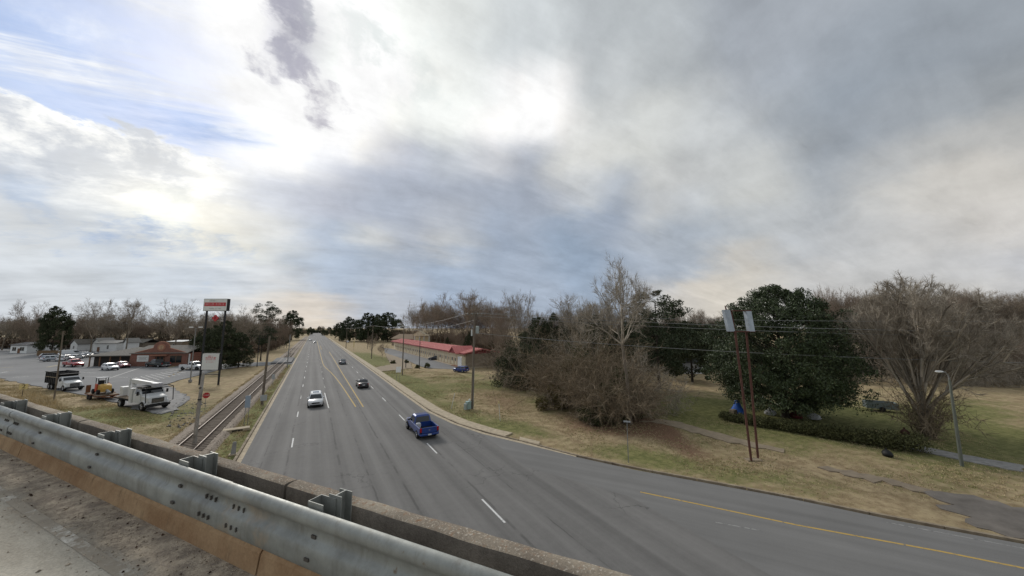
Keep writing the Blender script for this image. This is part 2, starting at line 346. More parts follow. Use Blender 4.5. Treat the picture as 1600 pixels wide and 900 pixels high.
# ---------------------------------------------------------------- surface materials
a = NT('asphalt_highway', 0.88, 0.3); x, y, z = a.xyz()
big = a.noise(0.12, 4); streaks = a.noise(0.35, 5, stretch=(3.0, 0.05, 1)); fine = a.noise(26, 3); mid = a.noise(2.2, 5)
lane = a.math('SINE', a.math('MULTIPLY_ADD', x, 2 * math.pi / 1.7, 1.2))
v = a.math('ADD', a.math('MULTIPLY_ADD', big, 0.30, 0.72), a.math('MULTIPLY_ADD', streaks, 0.80, -0.40))
v = a.math('ADD', v, a.math('MULTIPLY_ADD', fine, 0.34, -0.17)); v = a.math('ADD', v, a.math('MULTIPLY_ADD', mid, 0.22, -0.11))
v = a.math('ADD', v, a.math('MULTIPLY', lane, 0.07))
wob = a.math('MULTIPLY_ADD', a.noise(0.5, 4), 0.5, -0.25)
for cx, w_ in ((-1.25, .05), (2.45, .06), (6.15, .05), (10.2, .06), (4.2, .04), (-3.0, .03), (12.4, .03)):   # sealed paving joints
    e = a.math('ABSOLUTE', a.math('SUBTRACT', a.math('ADD', x, a.math('MULTIPLY', wob, 0.35)), cx))
    ln = a.math('MULTIPLY', a.math('SUBTRACT', 1.0, a.ramp(e, w_ * .5, w_ * 2.2)), a.ramp(a.noise(0.35, 3), 0.4, 0.55))
    v = a.math('MULTIPLY', v, a.math('MULTIPLY_ADD', ln, -0.32, 1.0))
vo = a.n('ShaderNodeTexVoronoi', feature='DISTANCE_TO_EDGE'); vo.inputs['Scale'].default_value = 0.22
wv = a.n('ShaderNodeVectorMath', operation='ADD'); a.link(a.pos, wv.inputs[0])
nn = a.n('ShaderNodeTexNoise'); nn.inputs['Scale'].default_value = 0.8; nn.inputs['Detail'].default_value = 5; a.link(a.pos, nn.inputs['Vector'])
sc_ = a.n('ShaderNodeVectorMath', operation='SCALE'); sc_.inputs['Scale'].default_value = 2.2; a.link(nn.outputs['Color'], sc_.inputs[0]); a.link(sc_.outputs[0], wv.inputs[1]); a.link(wv.outputs[0], vo.inputs['Vector'])
crack = a.math('MULTIPLY', a.math('SUBTRACT', 1.0, a.ramp(vo.outputs['Distance'], 0.003, 0.012)), a.ramp(a.noise(0.1, 2), 0.50, 0.62))
v = a.math('MULTIPLY', v, a.math('MULTIPLY_ADD', crack, -0.3, 1.0))
a.bump(fine, 0.25, 0.01); a.done(a.mul((0.170, 0.164, 0.156), v))
a = NT('asphalt_side_road', 0.9, 0.3); x, y, z = a.xyz()
rot = a.n('ShaderNodeMapping'); rot.inputs['Rotation'].default_value = (0, 0, math.radians(-33.5)); a.link(a.pos, rot.inputs[0])
st = a.noise(0.5, 5, vec=rot.outputs[0], stretch=(2.2, 0.07, 1)); fine = a.noise(24, 3)
v = a.math('ADD', a.math('MULTIPLY_ADD', a.noise(0.15, 5), 0.4, 0.68), a.math('MULTIPLY_ADD', st, 0.55, -0.27)); v = a.math('ADD', v, a.math('MULTIPLY_ADD', fine, 0.3, -0.15))
vo = a.n('ShaderNodeTexVoronoi', feature='DISTANCE_TO_EDGE'); vo.inputs['Scale'].default_value = 0.16; a.link(a.pos, vo.inputs['Vector'])
a.bump(fine, 0.25, 0.01); a.done(a.mul((0.188, 0.184, 0.177), v))
a = NT('asphalt_lot', 0.92, 0.25); fine = a.noise(20, 3)
v = a.math('ADD', a.math('MULTIPLY_ADD', a.noise(0.06, 6, 0.65), 0.9, 0.5), a.math('MULTIPLY_ADD', a.noise(1.2, 5), 0.4, -0.2))
a.done(a.mul((0.19, 0.19, 0.19), v))
a = NT('ground_grass', 0.95, 0.1)
g = a.attr('green'); l = a.attr('litter'); patch = a.noise(0.22, 6, 0.68); fine = a.noise(3.5, 6, 0.7); vfine = a.noise(24, 3, 0.7)
gm = a.ramp(a.math('ADD', a.math('ADD', g, a.math('MULTIPLY_ADD', patch, 1.1, -0.55)), a.math('MULTIPLY_ADD', fine, 0.9, -0.45)), 0.25, 0.75)
dry = a.mix(a.ramp(a.noise(0.9, 5, 0.7), 0.35, 0.65), (0.25, 0.185, 0.108), (0.40, 0.315, 0.19))
grn = a.mix(a.ramp(a.noise(1.4, 5, 0.7), 0.35, 0.65), (0.115, 0.122, 0.044), (0.21, 0.20, 0.082))
c = a.mix(gm, dry, grn)
c = a.mix(a.ramp(a.math('ADD', l, a.math('MULTIPLY_ADD', fine, 1.2, -0.6)), 0.35, 0.8), c, a.mix(a.ramp(vfine, .35, .65), (0.12, 0.070, 0.045), (0.24, 0.150, 0.095)))
v = a.math('ADD', a.math('MULTIPLY_ADD', fine, 0.7, 0.62), a.math('MULTIPLY_ADD', vfine, 0.5, -0.22))
a.bump(vfine, 0.6, 0.05); a.done(a.mul(c, v))
mat('concrete_tan', (0.40, 0.335, 0.24), 0.92, var=0.22, scale=2.5, bump=0.2)
mat('concrete_grey', (0.26, 0.25, 0.235), 0.92, var=0.25, scale=2.0, bump=0.2)
mat('kerb_dirty', (0.16, 0.125, 0.09), 0.95, col2=(0.36, 0.30, 0.215), scale=0.9)
mat('gravel', (0.17, 0.165, 0.16), 0.95, col2=(0.34, 0.33, 0.315), scale=1.1, detail=9)
mat('ballast', (0.16, 0.126, 0.10), 0.95, col2=(0.35, 0.295, 0.235), scale=6, detail=8, bump=0.8)
mat('drive', (0.13, 0.115, 0.10), 0.95, col2=(0.215, 0.19, 0.165), scale=.8, detail=7)
mat('path', (0.215, 0.172, 0.122), 0.95, col2=(0.31, 0.25, 0.175), scale=1.2, detail=7)
def paint(name, col, wear):
    a = NT(name, 0.75, 0.3); f = a.ramp(a.noise(5, 7, 0.72), wear, wear + 0.14)
    return a.done(a.mix(f, (0.13, 0.128, 0.125), a.mix(a.noise(1.0, 4), tuple(v * .82 for v in col), col)))
paint('paint_white', (0.66, 0.66, 0.64), 0.30); paint('paint_white_worn', (0.55, 0.55, 0.52), 0.42); paint('paint_yellow', (0.50, 0.335, 0.085), 0.33)
paint('paint_faint', (0.30, 0.295, 0.28), 0.40); paint('paint_yellow_lot', (0.42, 0.33, 0.13), 0.40)
# ---------------------------------------------------------------- ground
ax = np.unique(np.concatenate([np.linspace(-150, 150, 201), -150 - np.geomspace(2, 4500, 28), 150 + np.geomspace(2, 4500, 28)]))
ay = np.unique(np.concatenate([np.linspace(-25, 260, 191), -25 - np.geomspace(2, 4500, 24), 260 + np.geomspace(2, 5500, 28)]))
XX, YY = np.meshgrid(ax, ay); nx, ny = len(ax), len(ay)
zz_ = -0.06 + 0.05 * np.sin(XX * 0.31 + 1.7 * np.sin(YY * 0.13)) * np.cos(YY * 0.27 + XX * 0.05)
gv = np.stack([XX.ravel(), YY.ravel(), zz_.ravel()], 1)
gi = np.arange(nx * ny).reshape(ny, nx); q = np.stack([gi[:-1, :-1], gi[:-1, 1:], gi[1:, 1:], gi[1:, :-1]], -1).reshape(-1, 4)
gf = np.concatenate([q[:, [0, 1, 2]], q[:, [0, 2, 3]]])
gme = tri_mesh('ground', gv, gf); gme.shade_smooth()
green = np.full(len(gv), 0.30); litter = np.zeros(len(gv))
def blob(arr, p, rx, ry, amt, ang=0.0):
    dx, dy = gv[:, 0] - p[0], gv[:, 1] - p[1]; c, s = math.cos(ang), math.sin(ang)
    arr += amt * np.exp(-((dx * c + dy * s) / rx) ** 2 - ((-dx * s + dy * c) / ry) ** 2)
blob(green, (17.2, 75), 2.2, 26, .75); blob(green, (19.5, 35), 1.8, 9, .6, .35); blob(green, (26, 19), 2.2, 9, .5, .6); blob(green, (19, 125), 5, 20, .6)
blob(green, G(1250, 660), 30, 9, .75, -1.0); blob(green, G(1340, 655), 10, 6, .6); blob(green, G(1060, 630), 9, 8, .4); blob(green, G(1480, 640), 14, 5, .5)
blob(green, G(760, 600), 14, 5, .45); blob(green, G(700, 590), 10, 5, .3)
blob(green, G(300, 640), 10, 6, .25); blob(green, G(180, 645), 12, 4, .55, 2.2); blob(green, (-5.9, 60), 1.2, 40, .75); blob(green, (-5.9, 150), 1.6, 60, .5)
blob(green, G(560, 555), 6, 20, .5); blob(green, G(100, 615), 25, 3, -.4, 2.2); blob(green, G(900, 690), 7, 3, -.35, .6); blob(green, G(1300, 740), 9, 3, -.1, .5)
blob(litter, G(985, 665), 5, 3.5, 1.1); blob(litter, G(1060, 690), 8, 2.2, .8, 1.0); blob(litter, G(800, 625), 14, 5, .45, 1.2); blob(litter, G(740, 610), 18, 4, .35, 1.4)
blob(litter, G(900, 650), 8, 3, .55, .8); blob(litter, G(1440, 685), 4, 3, .5); blob(litter, (-6.0, 47), 1.3, 6, .6); blob(litter, (-6.3, 95), 1.6, 10, .8); blob(litter, G(330, 655), 3, 3, .5)
for nm, ar in (('green', green), ('litter', litter)):
    at_ = gme.attributes.new(nm, 'FLOAT', 'POINT'); at_.data.foreach_set('value', ar.astype(np.float32))
struct(obj('ground', gme, MATS['ground_grass']))
# ---------------------------------------------------------------- highway, side road, kerbs, pavements
ROAD_L, Z_ROAD = -4.5, 0.05
R_EDGE = [(13.4, 1400), (13.4, 300), (13.4, 120), (13.4, 60), (13.5, 45.6), (14.4, 38.4), (15.8, 33.3), (17.6, 29.2), (20.0, 23.6), (22.2, 19.2), (27.1, 11.4), (29.4, 7.0), (31.9, 3.1), (38, -7), (60, -43)]
road = MB()
for i in range(4): road.prism([(ROAD_L, R_EDGE[i+1][1]), (ROAD_L, R_EDGE[i][1]), R_EDGE[i], R_EDGE[i+1]], -0.3, Z_ROAD)
road.prism([(ROAD_L, 45.6), (13.5, 45.6), (14.4, 38.4), (15.8, 33.3), (15.2, 24), (18.5, 16.5), (16.0, -60), (ROAD_L, -60)], -0.3, Z_ROAD)
struct(road.build('highway', MATS['asphalt_highway']))
side = MB(); side.prism([(15.8, 33.3), (17.6, 29.2), (20.0, 23.6), (22.2, 19.2), (27.1, 11.4), (29.4, 7.0), (31.9, 3.1), (38, -7), (60, -43), (40, -60), (16.0, -60), (18.5, 16.5), (15.2, 24)], -0.3, Z_ROAD)
struct(side.build('side_road', MATS['asphalt_side_road']))
# right gutter, low kerb and concrete pavement
gut_in = R_EDGE[1:9]; gut_out = polyline_offset(gut_in, -0.42)
g_ = MB(); strip(g_, gut_in, gut_out, -0.2, Z_ROAD + 0.004); struct(g_.build('gutter', MATS['concrete_tan']))
def resample(pts, step):
    out = [Vector(pts[0][:2])]; carry = 0.0
    for i in range(len(pts) - 1):
        a_, b_ = Vector(pts[i][:2]), Vector(pts[i+1][:2]); L = (b_ - a_).length; t = step - carry
        while t < L: out.append(a_ + (b_ - a_) * (t / L)); t += step
        carry = (L - (t - step))
    return out
def blocks(name, line, off0, off1, z0, z1, step, m, parent, gap=0.02):
    ps = resample(line, step)
    for i in range(len(ps) - 1):
        a_, b_ = ps[i], ps[i+1]; t = (b_ - a_).normalized(); nrm = Vector((t.y, -t.x)); a2, b2 = a_ + t * gap, b_ - t * gap
        j = random.uniform(-.008, .008)
        MB().prism([tuple(a2 + nrm*off0), tuple(b2 + nrm*off0), tuple(b2 + nrm*off1), tuple(a2 + nrm*off1)], z0, z1 + j).build(name, m, parent)
kr = [(13.82, 170), (13.82, 120), (13.82, 60), (13.92, 45.6), (14.8, 38.5), (16.2, 33.5), (18.0, 29.4)]
kerb_r = struct(MB().box(13.9, 14.1, 170, 520, -.2, .13).build('kerb', MATS['kerb_dirty']))
blocks('kerb_stone', kr, 0.0, -0.16, -0.2, 0.14, 3.0, MATS['kerb_dirty'], kerb_r)
pv = struct(MB().box(14.1, 15.3, 170, 420, -.2, .10).build('pavement', MATS['concrete_tan']))
blocks('paving_slab', kr, -0.18, -1.55, -0.2, 0.12, 2.4, MATS['concrete_tan'], pv, 0.012)
struct(MB().prism([(18.0, 29.6), (18.6, 30.4), (19.5, 28.2), (19.0, 27.6)], -.2, .115).build('pavement_end', MATS['concrete_tan']))
ke = [(18.1, 29.2), (20.1, 23.8), (22.3, 19.5), (27.2, 11.6), (29.5, 7.2), (32.0, 3.3), (38.1, -6.8)]
kerb_s = struct(MB().prism([(38.1, -6.9), (38.3, -6.8), (60.3, -42.8), (60.1, -42.9)], -.2, .13).build('kerb', MATS['kerb_dirty']))
blocks('kerb_stone', ke, 0.0, -0.2, -0.2, 0.13, 3.0, MATS['kerb_dirty'], kerb_s)
# left gutter and kerb (open at the level-crossing street)
struct(MB().box(ROAD_L - 0.38, ROAD_L, -60, 1400, -.2, Z_ROAD + .004).build('gutter', MATS['concrete_tan']))
kerb_l = struct(MB().box(ROAD_L - .58, ROAD_L - .4, 152, 700, -.2, .16).build('kerb', MATS['kerb_dirty']))
blocks('kerb_stone', [(ROAD_L - .4, 122), (ROAD_L - .4, 24)], 0.0, 0.2, -0.2, 0.18, 2.0, MATS['kerb_dirty'], kerb_l, 0.05)
# painted markings, each its own sheet on the asphalt
mk = struct(MB().box(-1.16, -1.04, 300, 303, .04, .054).build('road_marking', MATS['paint_white']))
def sheet(name, poly, m, z=Z_ROAD + 0.004, parent=mk):
    b = MB(); n = len(poly); b.add([(p[0], p[1], z) for p in poly], [tuple(range(n))]); return b.build(name, MATS[m], parent)
def dash(x, y, L=3.05, w=0.12, m='paint_white'): sheet('lane_dash', [(x-w/2, y), (x+w/2, y), (x+w/2, y+L), (x-w/2, y+L)], m)
for k in range(-1, 22): dash(10.0, 18.0 + 12.3 * k, m='paint_white' if k < 8 else 'paint_white_worn')
for k in range(-1, 22): dash(-1.1, 38.5 + 12.4 * k, m='paint_white_worn' if k % 3 == 2 else 'paint_white')
for k in range(0, 6): dash(2.45, 72 + 12.4 * k, w=.1, m='paint_white_worn')
sheet('turn_lane_line', [(2.36, 54.3), (2.5, 54.3), (2.32, 67.0), (2.18, 67.0)], 'paint_white')
def line(name, pts, w, m):
    l, r = polyline_offset(pts, -w/2), polyline_offset(pts, w/2)
    for i in range(len(pts) - 1): sheet(name, [l[i], r[i], r[i+1], l[i+1]], m)
line('centre_line', [(6.62, 52.6), (6.62, 90), (6.75, 130), (6.8, 178)], .16, 'paint_yellow')
line('centre_line', [(5.72, 53.2), (5.45, 66), (5.2, 76), (4.75, 88), (4.3, 97), (3.7, 105), (3.25, 113), (3.1, 122), (3.05, 150), (3.05, 210), (3.05, 330)], .16, 'paint_yellow')
line('centre_line', [(4.1, 198), (4.1, 245)], .16, 'paint_yellow')
line('ramp_line', [(19.6, 16.6), (24.0, 9.6), (27.4, 5.0), (28.9, 2.7), (34, -5.5), (46, -25)], .14, 'paint_yellow')
line('ramp_dash', [(20.3, 12.1), (21.7, 10.3)], .1, 'paint_faint')
line('ramp_edge_line', [(28.7, 7.2), (31.2, 3.2), (37.3, -6.7), (50, -27.5)], .12, 'paint_faint')
# crossroad joint bands across the highway
sheet('joint_band', [(-4.4, 192), (13.3, 188), (13.3, 189.6), (-4.4, 193.6)], 'asphalt_side_road', Z_ROAD + .003)
# ---------------------------------------------------------------- crossing street, parking lot, drives
def px_poly(l): return [tuple(G(*p)[:2]) for p in l]
def rough(poly, step=.7, amp=.16):
    out = []; n = len(poly)
    for i in range(n):
        a_, b_ = Vector(poly[i]), Vector(poly[(i+1) % n]); L = (b_ - a_).length; k = max(1, min(60, int(L / step))); t = (b_ - a_).normalized() if L > 0 else Vector((1, 0)); nr = Vector((-t.y, t.x))
        for j in range(k): out.append(tuple(a_.lerp(b_, j / k) + nr * (random.gauss(0, amp) + .5 * amp * math.sin(j * .7 + i))))
    return out
def slab(poly, z0, z1):                                  # ragged-edged thin sheet with a skirt, top tessellated
    b = MB(); b.prism(poly, z0, z1); return b
st_poly = [(-4.88, 124), *px_poly([(413, 571.3), (380, 573), (345, 577.5), (300, 589)]), *px_poly([(262, 590), (300, 573), (330, 570), (380, 567), (446, 564.5)]), (-4.88, 150)]
struct(MB().prism(st_poly, -.3, .044).build('crossing_street', MATS['asphalt_lot']))
lot = [(-230, 330)] + px_poly([(0, 591), (22, 596), (44, 601), (64, 605), (133, 617), (184, 629), (222, 641), (250, 647), (272, 641), (296, 622), (262, 603), (262, 600), (300, 588.4)]) + [tuple(G(262, 589)[:2]), tuple(G(300, 572)[:2]), tuple(G(310, 560)[:2]), (-60, 240), (-160, 330)]
struct(slab(rough(lot, 1.5, .18), -.3, .040).build('parking_lot', MATS['asphalt_lot']))
gp = rough(px_poly([(190, 634), (222, 641), (250, 647), (272, 641), (296, 622), (264, 605), (235, 612), (215, 622)]), .6, .25)
b = MB(); b.add([(p[0], p[1], .046) for p in gp], [tuple(range(len(gp)))]); struct(b.build('gravel_pad', MATS['gravel']))
pk = struct(MB().box(-70, -66, 141.8, 142, .0, .048).build('parking_marking', MATS['paint_yellow_lot']))
def lot_line(p, q, w=.14, m='paint_white_worn'):
    a_, b_ = G(*p), G(*q); t = Vector((b_.x - a_.x, b_.y - a_.y)).normalized(); nn_ = Vector((t.y, -t.x)) * w
    sheet('stall_line', [(a_.x-nn_.x, a_.y-nn_.y), (a_.x+nn_.x, a_.y+nn_.y), (b_.x+nn_.x, b_.y+nn_.y), (b_.x-nn_.x, b_.y-nn_.y)], m, .0445, pk)
for i in range(9):
    t = i / 8; lot_line((232 + 66*t, 598 - 17*t), (212 + 62*t, 590 - 12*t), .1)
lot_line((150, 598), (222, 574), .14); lot_line((73, 574), (90, 571), .35, 'paint_yellow_lot'); lot_line((0, 575), (20, 573.5), .3, 'paint_yellow_lot'); lot_line((264, 574.5), (281, 570), .45, 'paint_yellow_lot')
lot_line((20, 590), (45, 588), .3); lot_line((130, 588), (200, 590), .1); lot_line((90, 580), (150, 583), .1); lot_line((0, 583), (12, 581), .3)
ml = px_poly([(601, 551), (641, 565), (654, 571.5), (670, 575.5), (712, 577), (735, 577.5)]) + [(36.2, 87), (36.2, 188), (33, 200)] + px_poly([(601, 545.5)])
struct(MB().prism(ml, -.3, .040).build('motel_lot', MATS['asphalt_lot']))
md = [(15.3, 92), (15.3, 102), (20.6, 108), *px_poly([(601, 551)]), *px_poly([(641, 565)]), (24, 96)]
struct(slab(rough(md, 1., .15), -.3, .043).build('motel_drive', MATS['path']))
rp_ = px_poly([(1035, 655), (1080, 665), (1130, 678.5), (1175, 691), (1232, 703), (1225, 706.5), (1165, 696), (1100, 680), (1035, 662), (1000, 659)])
struct(slab(rough(rp_, .6, .2), -.2, .02).build('gravel_path', MATS['path']))
rp2 = px_poly([(1490, 771), (1600, 795), (1700, 815), (1700, 860), (1600, 842), (1525, 824), (1505, 806), (1478, 787), (1455, 772), (1470, 768)])
struct(slab(rough(rp2, .4, .25), -.2, .022).build('driveway', MATS['drive']))
rp4 = px_poly([(1275, 728), (1330, 735), (1400, 750), (1462, 767), (1455, 771), (1380, 755), (1320, 742)])
mat('track', (0.20, 0.16, 0.118), 0.95, col2=(0.29, 0.235, 0.168), scale=1.2, detail=7)
struct(slab(rough(rp4, .4, .22), -.2, .012).build('worn_track', MATS['track']))
rp3 = px_poly([(1360, 684), (1420, 693), (1500, 710), (1600, 727), (1600, 737), (1500, 719), (1420, 700), (1360, 690)])
struct(slab(rough(rp3, .7, .1), -.2, .021).build('footpath', MATS['concrete_grey']))
# ---------------------------------------------------------------- bridge we stand on
BD = Vector((0.590, -0.8074, 0)); BN = Vector((0.8074, 0.590, 0)); SLOPE = -0.012; ZD = 8.75
def B(s, n, z): return BD * s + BN * n + Vector((0, 0, ZD + z + SLOPE * (s + 3.6)))
def bbox(mb, s0, s1, n0, n1, z0, z1):
    return mb.add([B(s0,n0,z0),B(s1,n0,z0),B(s1,n1,z0),B(s0,n1,z0),B(s0,n0,z1),B(s1,n0,z1),B(s1,n1,z1),B(s0,n1,z1)],
                  [(3,2,1,0),(4,5,6,7),(0,1,5,4),(1,2,6,5),(2,3,7,6),(3,0,4,7)])
a = NT('bridge_deck', 0.95, 0.2)
mpn = a.n('ShaderNodeMapping'); mpn.inputs['Rotation'].default_value = (0, 0, -math.atan2(BD.y, BD.x)); a.link(a.pos, mpn.inputs[0])
sp = a.n('ShaderNodeSeparateXYZ'); a.link(mpn.outputs[0], sp.inputs[0]); nn_ = sp.outputs[1]     # distance from the kerb line
n1, n2, n3 = a.noise(0.9, 6, .65), a.noise(7, 6, .7), a.noise(45, 3, .7)
conc = a.mix(a.ramp(a.noise(0.6, 6, .68, vec=mpn.outputs[0], stretch=(.5, 2, 1)), .35, .66), (0.36, 0.325, 0.265), (0.54, 0.50, 0.42))
dirt = a.mix(a.ramp(n2, .35, .68), (0.23, 0.19, 0.15), (0.47, 0.395, 0.30))
edge = a.math('ADD', nn_, a.math('ADD', a.math('MULTIPLY_ADD', n1, 0.7, -0.35), a.math('MULTIPLY_ADD', n2, 0.35, -0.18)))
dm = a.ramp(edge, 1.55, 1.85)
c = a.mix(dm, conc, dirt)
c = a.mul(c, a.math('MULTIPLY_ADD', n3, 0.9, 0.55)); a.bump(a.math('ADD', n3, a.math('MULTIPLY', n2, 2.0)), 0.7, 0.02); a.done(c)
dk = MB(); bbox(dk, -70, 40, -9, 2.7, -0.35, 0.0); struct(dk.build('bridge_deck', MATS['bridge_deck']))
gd = MB()
for nn0 in (-7, -4, -1, 1.9): bbox(gd, -24, 22, nn0, nn0 + .45, -1.35, -0.36)
bbox(gd, -26, -24, -9, 2.6, -9, -0.36); bbox(gd, 22, 24, -9, 2.6, -9, -0.36)
struct(gd.build('bridge_girders', mat('girder', (0.22, 0.21, 0.19), 0.9, var=.2)))
em = MB()
em.add([B(-26, 3.2, -0.6), B(-70, 3.2, -0.6), B(-70, -9, -.6), B(-26, -9, -.6), (*B(-24.1, 3.2, 0)[:2], -.2), (*B(-70, 9, 0)[:2], -.2), (*B(-70, -16, 0)[:2], -.2), (*B(-24.1, -9, 0)[:2], -.2)], [(0,1,2,3),(0,4,5,1),(3,2,6,7),(0,3,7,4),(1,5,6,2)])
struct(em.build('embankment', MATS['ground_grass']))
sl_ = MB(); sl_.add([B(-40, 1.62, .004), B(20, 1.62, .004), B(20, 1.72, .004), B(-40, 1.72, .004)], [(0,1,2,3)])
a = NT('worn_edge_line', .9); f = a.ramp(a.noise(2.6, 9, .8), .50, .66)
a.done(a.mix(f, a.mix(a.noise(6, 5), (0.24, 0.20, 0.155), (0.42, 0.37, 0.295)), (0.66, 0.63, 0.56)))
struct(sl_.build('edge_line', MATS['worn_edge_line']))
# kerb under the rail, stained orange by rust-coloured dust
a = NT('kerb_ochre', .95, .15)
n1, n2 = a.noise(1.4, 6, .65), a.noise(9, 5, .7, stretch=(1, 1, .25)); n3 = a.noise(40, 3)
c = a.mix(a.ramp(n1, .3, .7), (0.29, 0.175, 0.095), (0.46, 0.315, 0.185)); c = a.mix(a.ramp(n2, .52, .75), c, (0.24, 0.16, 0.095))
a.bump(n3, .35, .01); a.done(a.mul(c, a.math('MULTIPLY_ADD', n3, .5, .75)))
KJ = [-60, -45, -30, -20.5, -15.2, -10.05, -3.5, 3, 9.5, 16, 24]
bk = struct(bbox(MB(), -70, -60, 2.19, 2.33, -.02, .20).build('bridge_kerb', MATS['kerb_ochre']))
for i in range(len(KJ) - 1):
    m_ = MB(); s0, s1 = KJ[i] + .012, KJ[i+1] - .012
    m_.loft([[B(s, 2.15, -.03), B(s, 2.18, .17), B(s, 2.21, .21), B(s, 2.366, .215), B(s, 2.366, -.03)] for s in (s0, s1)])
    m_.build('kerb_block', MATS['kerb_ochre'], bk)
# concrete parapet
a = NT('parapet_concrete', .95, .2)
n1, n2, n3, n4 = a.noise(1.0, 7, .7), a.noise(5, 6, .7, stretch=(1, 1, .3)), a.noise(38, 4, .7), a.noise(16, 5, .7)
c = a.mix(a.ramp(n1, .3, .7), (0.15, 0.130, 0.11), (0.29, 0.255, 0.215)); c = a.mul(c, a.math('MULTIPLY_ADD', n2, .9, .52))
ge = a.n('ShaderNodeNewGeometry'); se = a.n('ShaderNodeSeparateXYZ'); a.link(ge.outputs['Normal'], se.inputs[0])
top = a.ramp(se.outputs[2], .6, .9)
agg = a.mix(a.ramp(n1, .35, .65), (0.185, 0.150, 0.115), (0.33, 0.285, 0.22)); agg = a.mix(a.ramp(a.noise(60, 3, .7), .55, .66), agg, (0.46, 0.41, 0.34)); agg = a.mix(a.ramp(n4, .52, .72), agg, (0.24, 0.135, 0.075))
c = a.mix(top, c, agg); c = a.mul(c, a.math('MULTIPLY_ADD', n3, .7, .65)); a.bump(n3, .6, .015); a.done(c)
pr = thing('bridge_parapet', 'long weathered concrete parapet wall along the bridge edge behind the guardrail', 'parapet', (0, 0, 0))
PJ = [-70, -44, -30, -19.5, -8.6, -3.5, 8.4, 20, 40]
for i in range(len(PJ) - 1):
    s0, s1 = PJ[i] + .018, PJ[i+1] - .018; m_ = MB(); n_ = max(2, int((s1 - s0) / .22)); rings = []
    for k in range(n_ + 1):
        s = s0 + (s1 - s0) * k / n_; e = lambda: random.uniform(-.006, .006)
        rings.append([B(s, 2.37, -.9), B(s, 2.37 + e()*.4, .645), B(s, 2.375 + e(), .69 + e()), B(s, 2.395 + e(), .70 + e()*.6), B(s, 2.45, .706 + e()*.7), B(s, 2.50 + e(), .70 + e()*.6), B(s, 2.525 + e(), .675 + e()), B(s, 2.53, .5), B(s, 2.53, -.9)])
    m_.loft(rings); m_.build('wall_segment', MATS['parapet_concrete'], pr, smooth=38)
# guardrail
gz = NT('galvanised', .5, .5); gz.b.inputs['Metallic'].default_value = .35
n1, n2, n3 = gz.noise(2.0, 7, .7), gz.noise(14, 6, .7), gz.noise(0.9, 5, .7)
c = gz.mix(gz.ramp(n1, .3, .7), (0.20, 0.205, 0.19), (0.33, 0.34, 0.315)); c = gz.mix(gz.ramp(n2, .62, .74), c, (0.20, 0.155, 0.11)); c = gz.mix(gz.ramp(n3, .60, .72), c, (0.33, 0.28, 0.215))
c = gz.mix(gz.math('MULTIPLY', gz.ramp(gz.noise(7, 6, .7, stretch=(1, 1, .1)), .48, .72), .55), c, (0.15, 0.135, 0.11)); rr = gz.math('MULTIPLY_ADD', n2, .35, .36); gz.link(rr, gz.b.inputs['Roughness']); gz.bump(n2, .08, .004); gz.done(c)
dark = mat('shadow_gap', (0.02, 0.018, 0.015), .95)
mat('bolt', (0.11, 0.10, 0.09), .6, .6)
gr = thing('guardrail', 'galvanised corrugated steel guardrail with posts in front of the concrete parapet', 'guardrail')
RN, RZ0, RZ1 = 2.08, .350, .785
WPROF = [(0,.030),(.03,.046),(.08,.056),(.18,.060),(.30,.062),(.38,.060),(.43,.050),(.48,.022),(.52,.010),(.58,.007),(.66,.010),(.71,.024),(.75,.050),(.79,.063),(.84,.068),(.90,.066),(.95,.054),(.985,.034),(1.0,.014)]
def wbeam(s0, s1, off, name):
    prof = [(RN - d_ - off, RZ0 + (RZ1 - RZ0) * t) for t, d_ in WPROF]
    back = [(n + .005, z) for n, z in prof[::-1]]
    m_ = MB(); ns = max(2, int((s1 - s0) / .5)); m_.loft([[B(s0 + (s1-s0)*i/ns, n, z) for n, z in prof + back] for i in range(ns + 1)])
    return m_.build(name, MATS['galvanised'], gr, smooth=50)
SP = [-54.2, -47.9, -41.6, -35.35, -29.1, -22.8, -16.5, -10.24, -3.97, 2.3, 8.6, 14.9]
for i in range(len(SP) - 1):
    wbeam(SP[i] - .0, SP[i+1] + .16, 0.0 if i % 2 else .007, 'rail_beam')
def bolt(s, z, n=None, r=.016, w=.05):
    m_ = MB(); nn0 = n if n is not None else RN - .04
    bbox(m_, s - w/2, s + w/2, nn0 - .018, nn0 + .02, z - r, z + r); return m_.build('bolt', MATS['bolt'], gr)
dfun = lambda t: RN - float(np.interp(t, [q[0] for q in WPROF], [q[1] for q in WPROF]))
for s in SP[5:10]:
    for dz in (.22, .54):
        for ds in (-.24, -.16, -.08, .22, .30, .38): bolt(s + ds, RZ0 + (RZ1-RZ0)*dz, dfun(dz) - .001, .018, .014)
POSTS = [-2.62 - 2.06 * k for k in range(0, 24)] + [-.05, 2.0, 4.1, 6.2]
for s in POSTS:
    p_ = MB(); bbox(p_, s-.075, s+.075, 2.215, 2.222, -.02, .84); bbox(p_, s-.075, s+.075, 2.32, 2.328, -.02, .84); bbox(p_, s-.006, s+.006, 2.222, 2.32, -.02, .84)
    po = p_.build('post', MATS['galvanised'], gr)
    q_ = MB(); bbox(q_, s-.16, s+.02, 2.086, 2.093, .37, .82); bbox(q_, s-.16, s-.153, 2.093, 2.205, .37, .82); bbox(q_, s-.16, s+.02, 2.205, 2.212, .37, .82)
    q_.build('blockout', MATS['galvanised'], po)
    if -24 < s < 8:
        for dz in (.22, .54): bolt(s - .03, RZ0 + (RZ1-RZ0)*dz, dfun(dz), .012, .05)
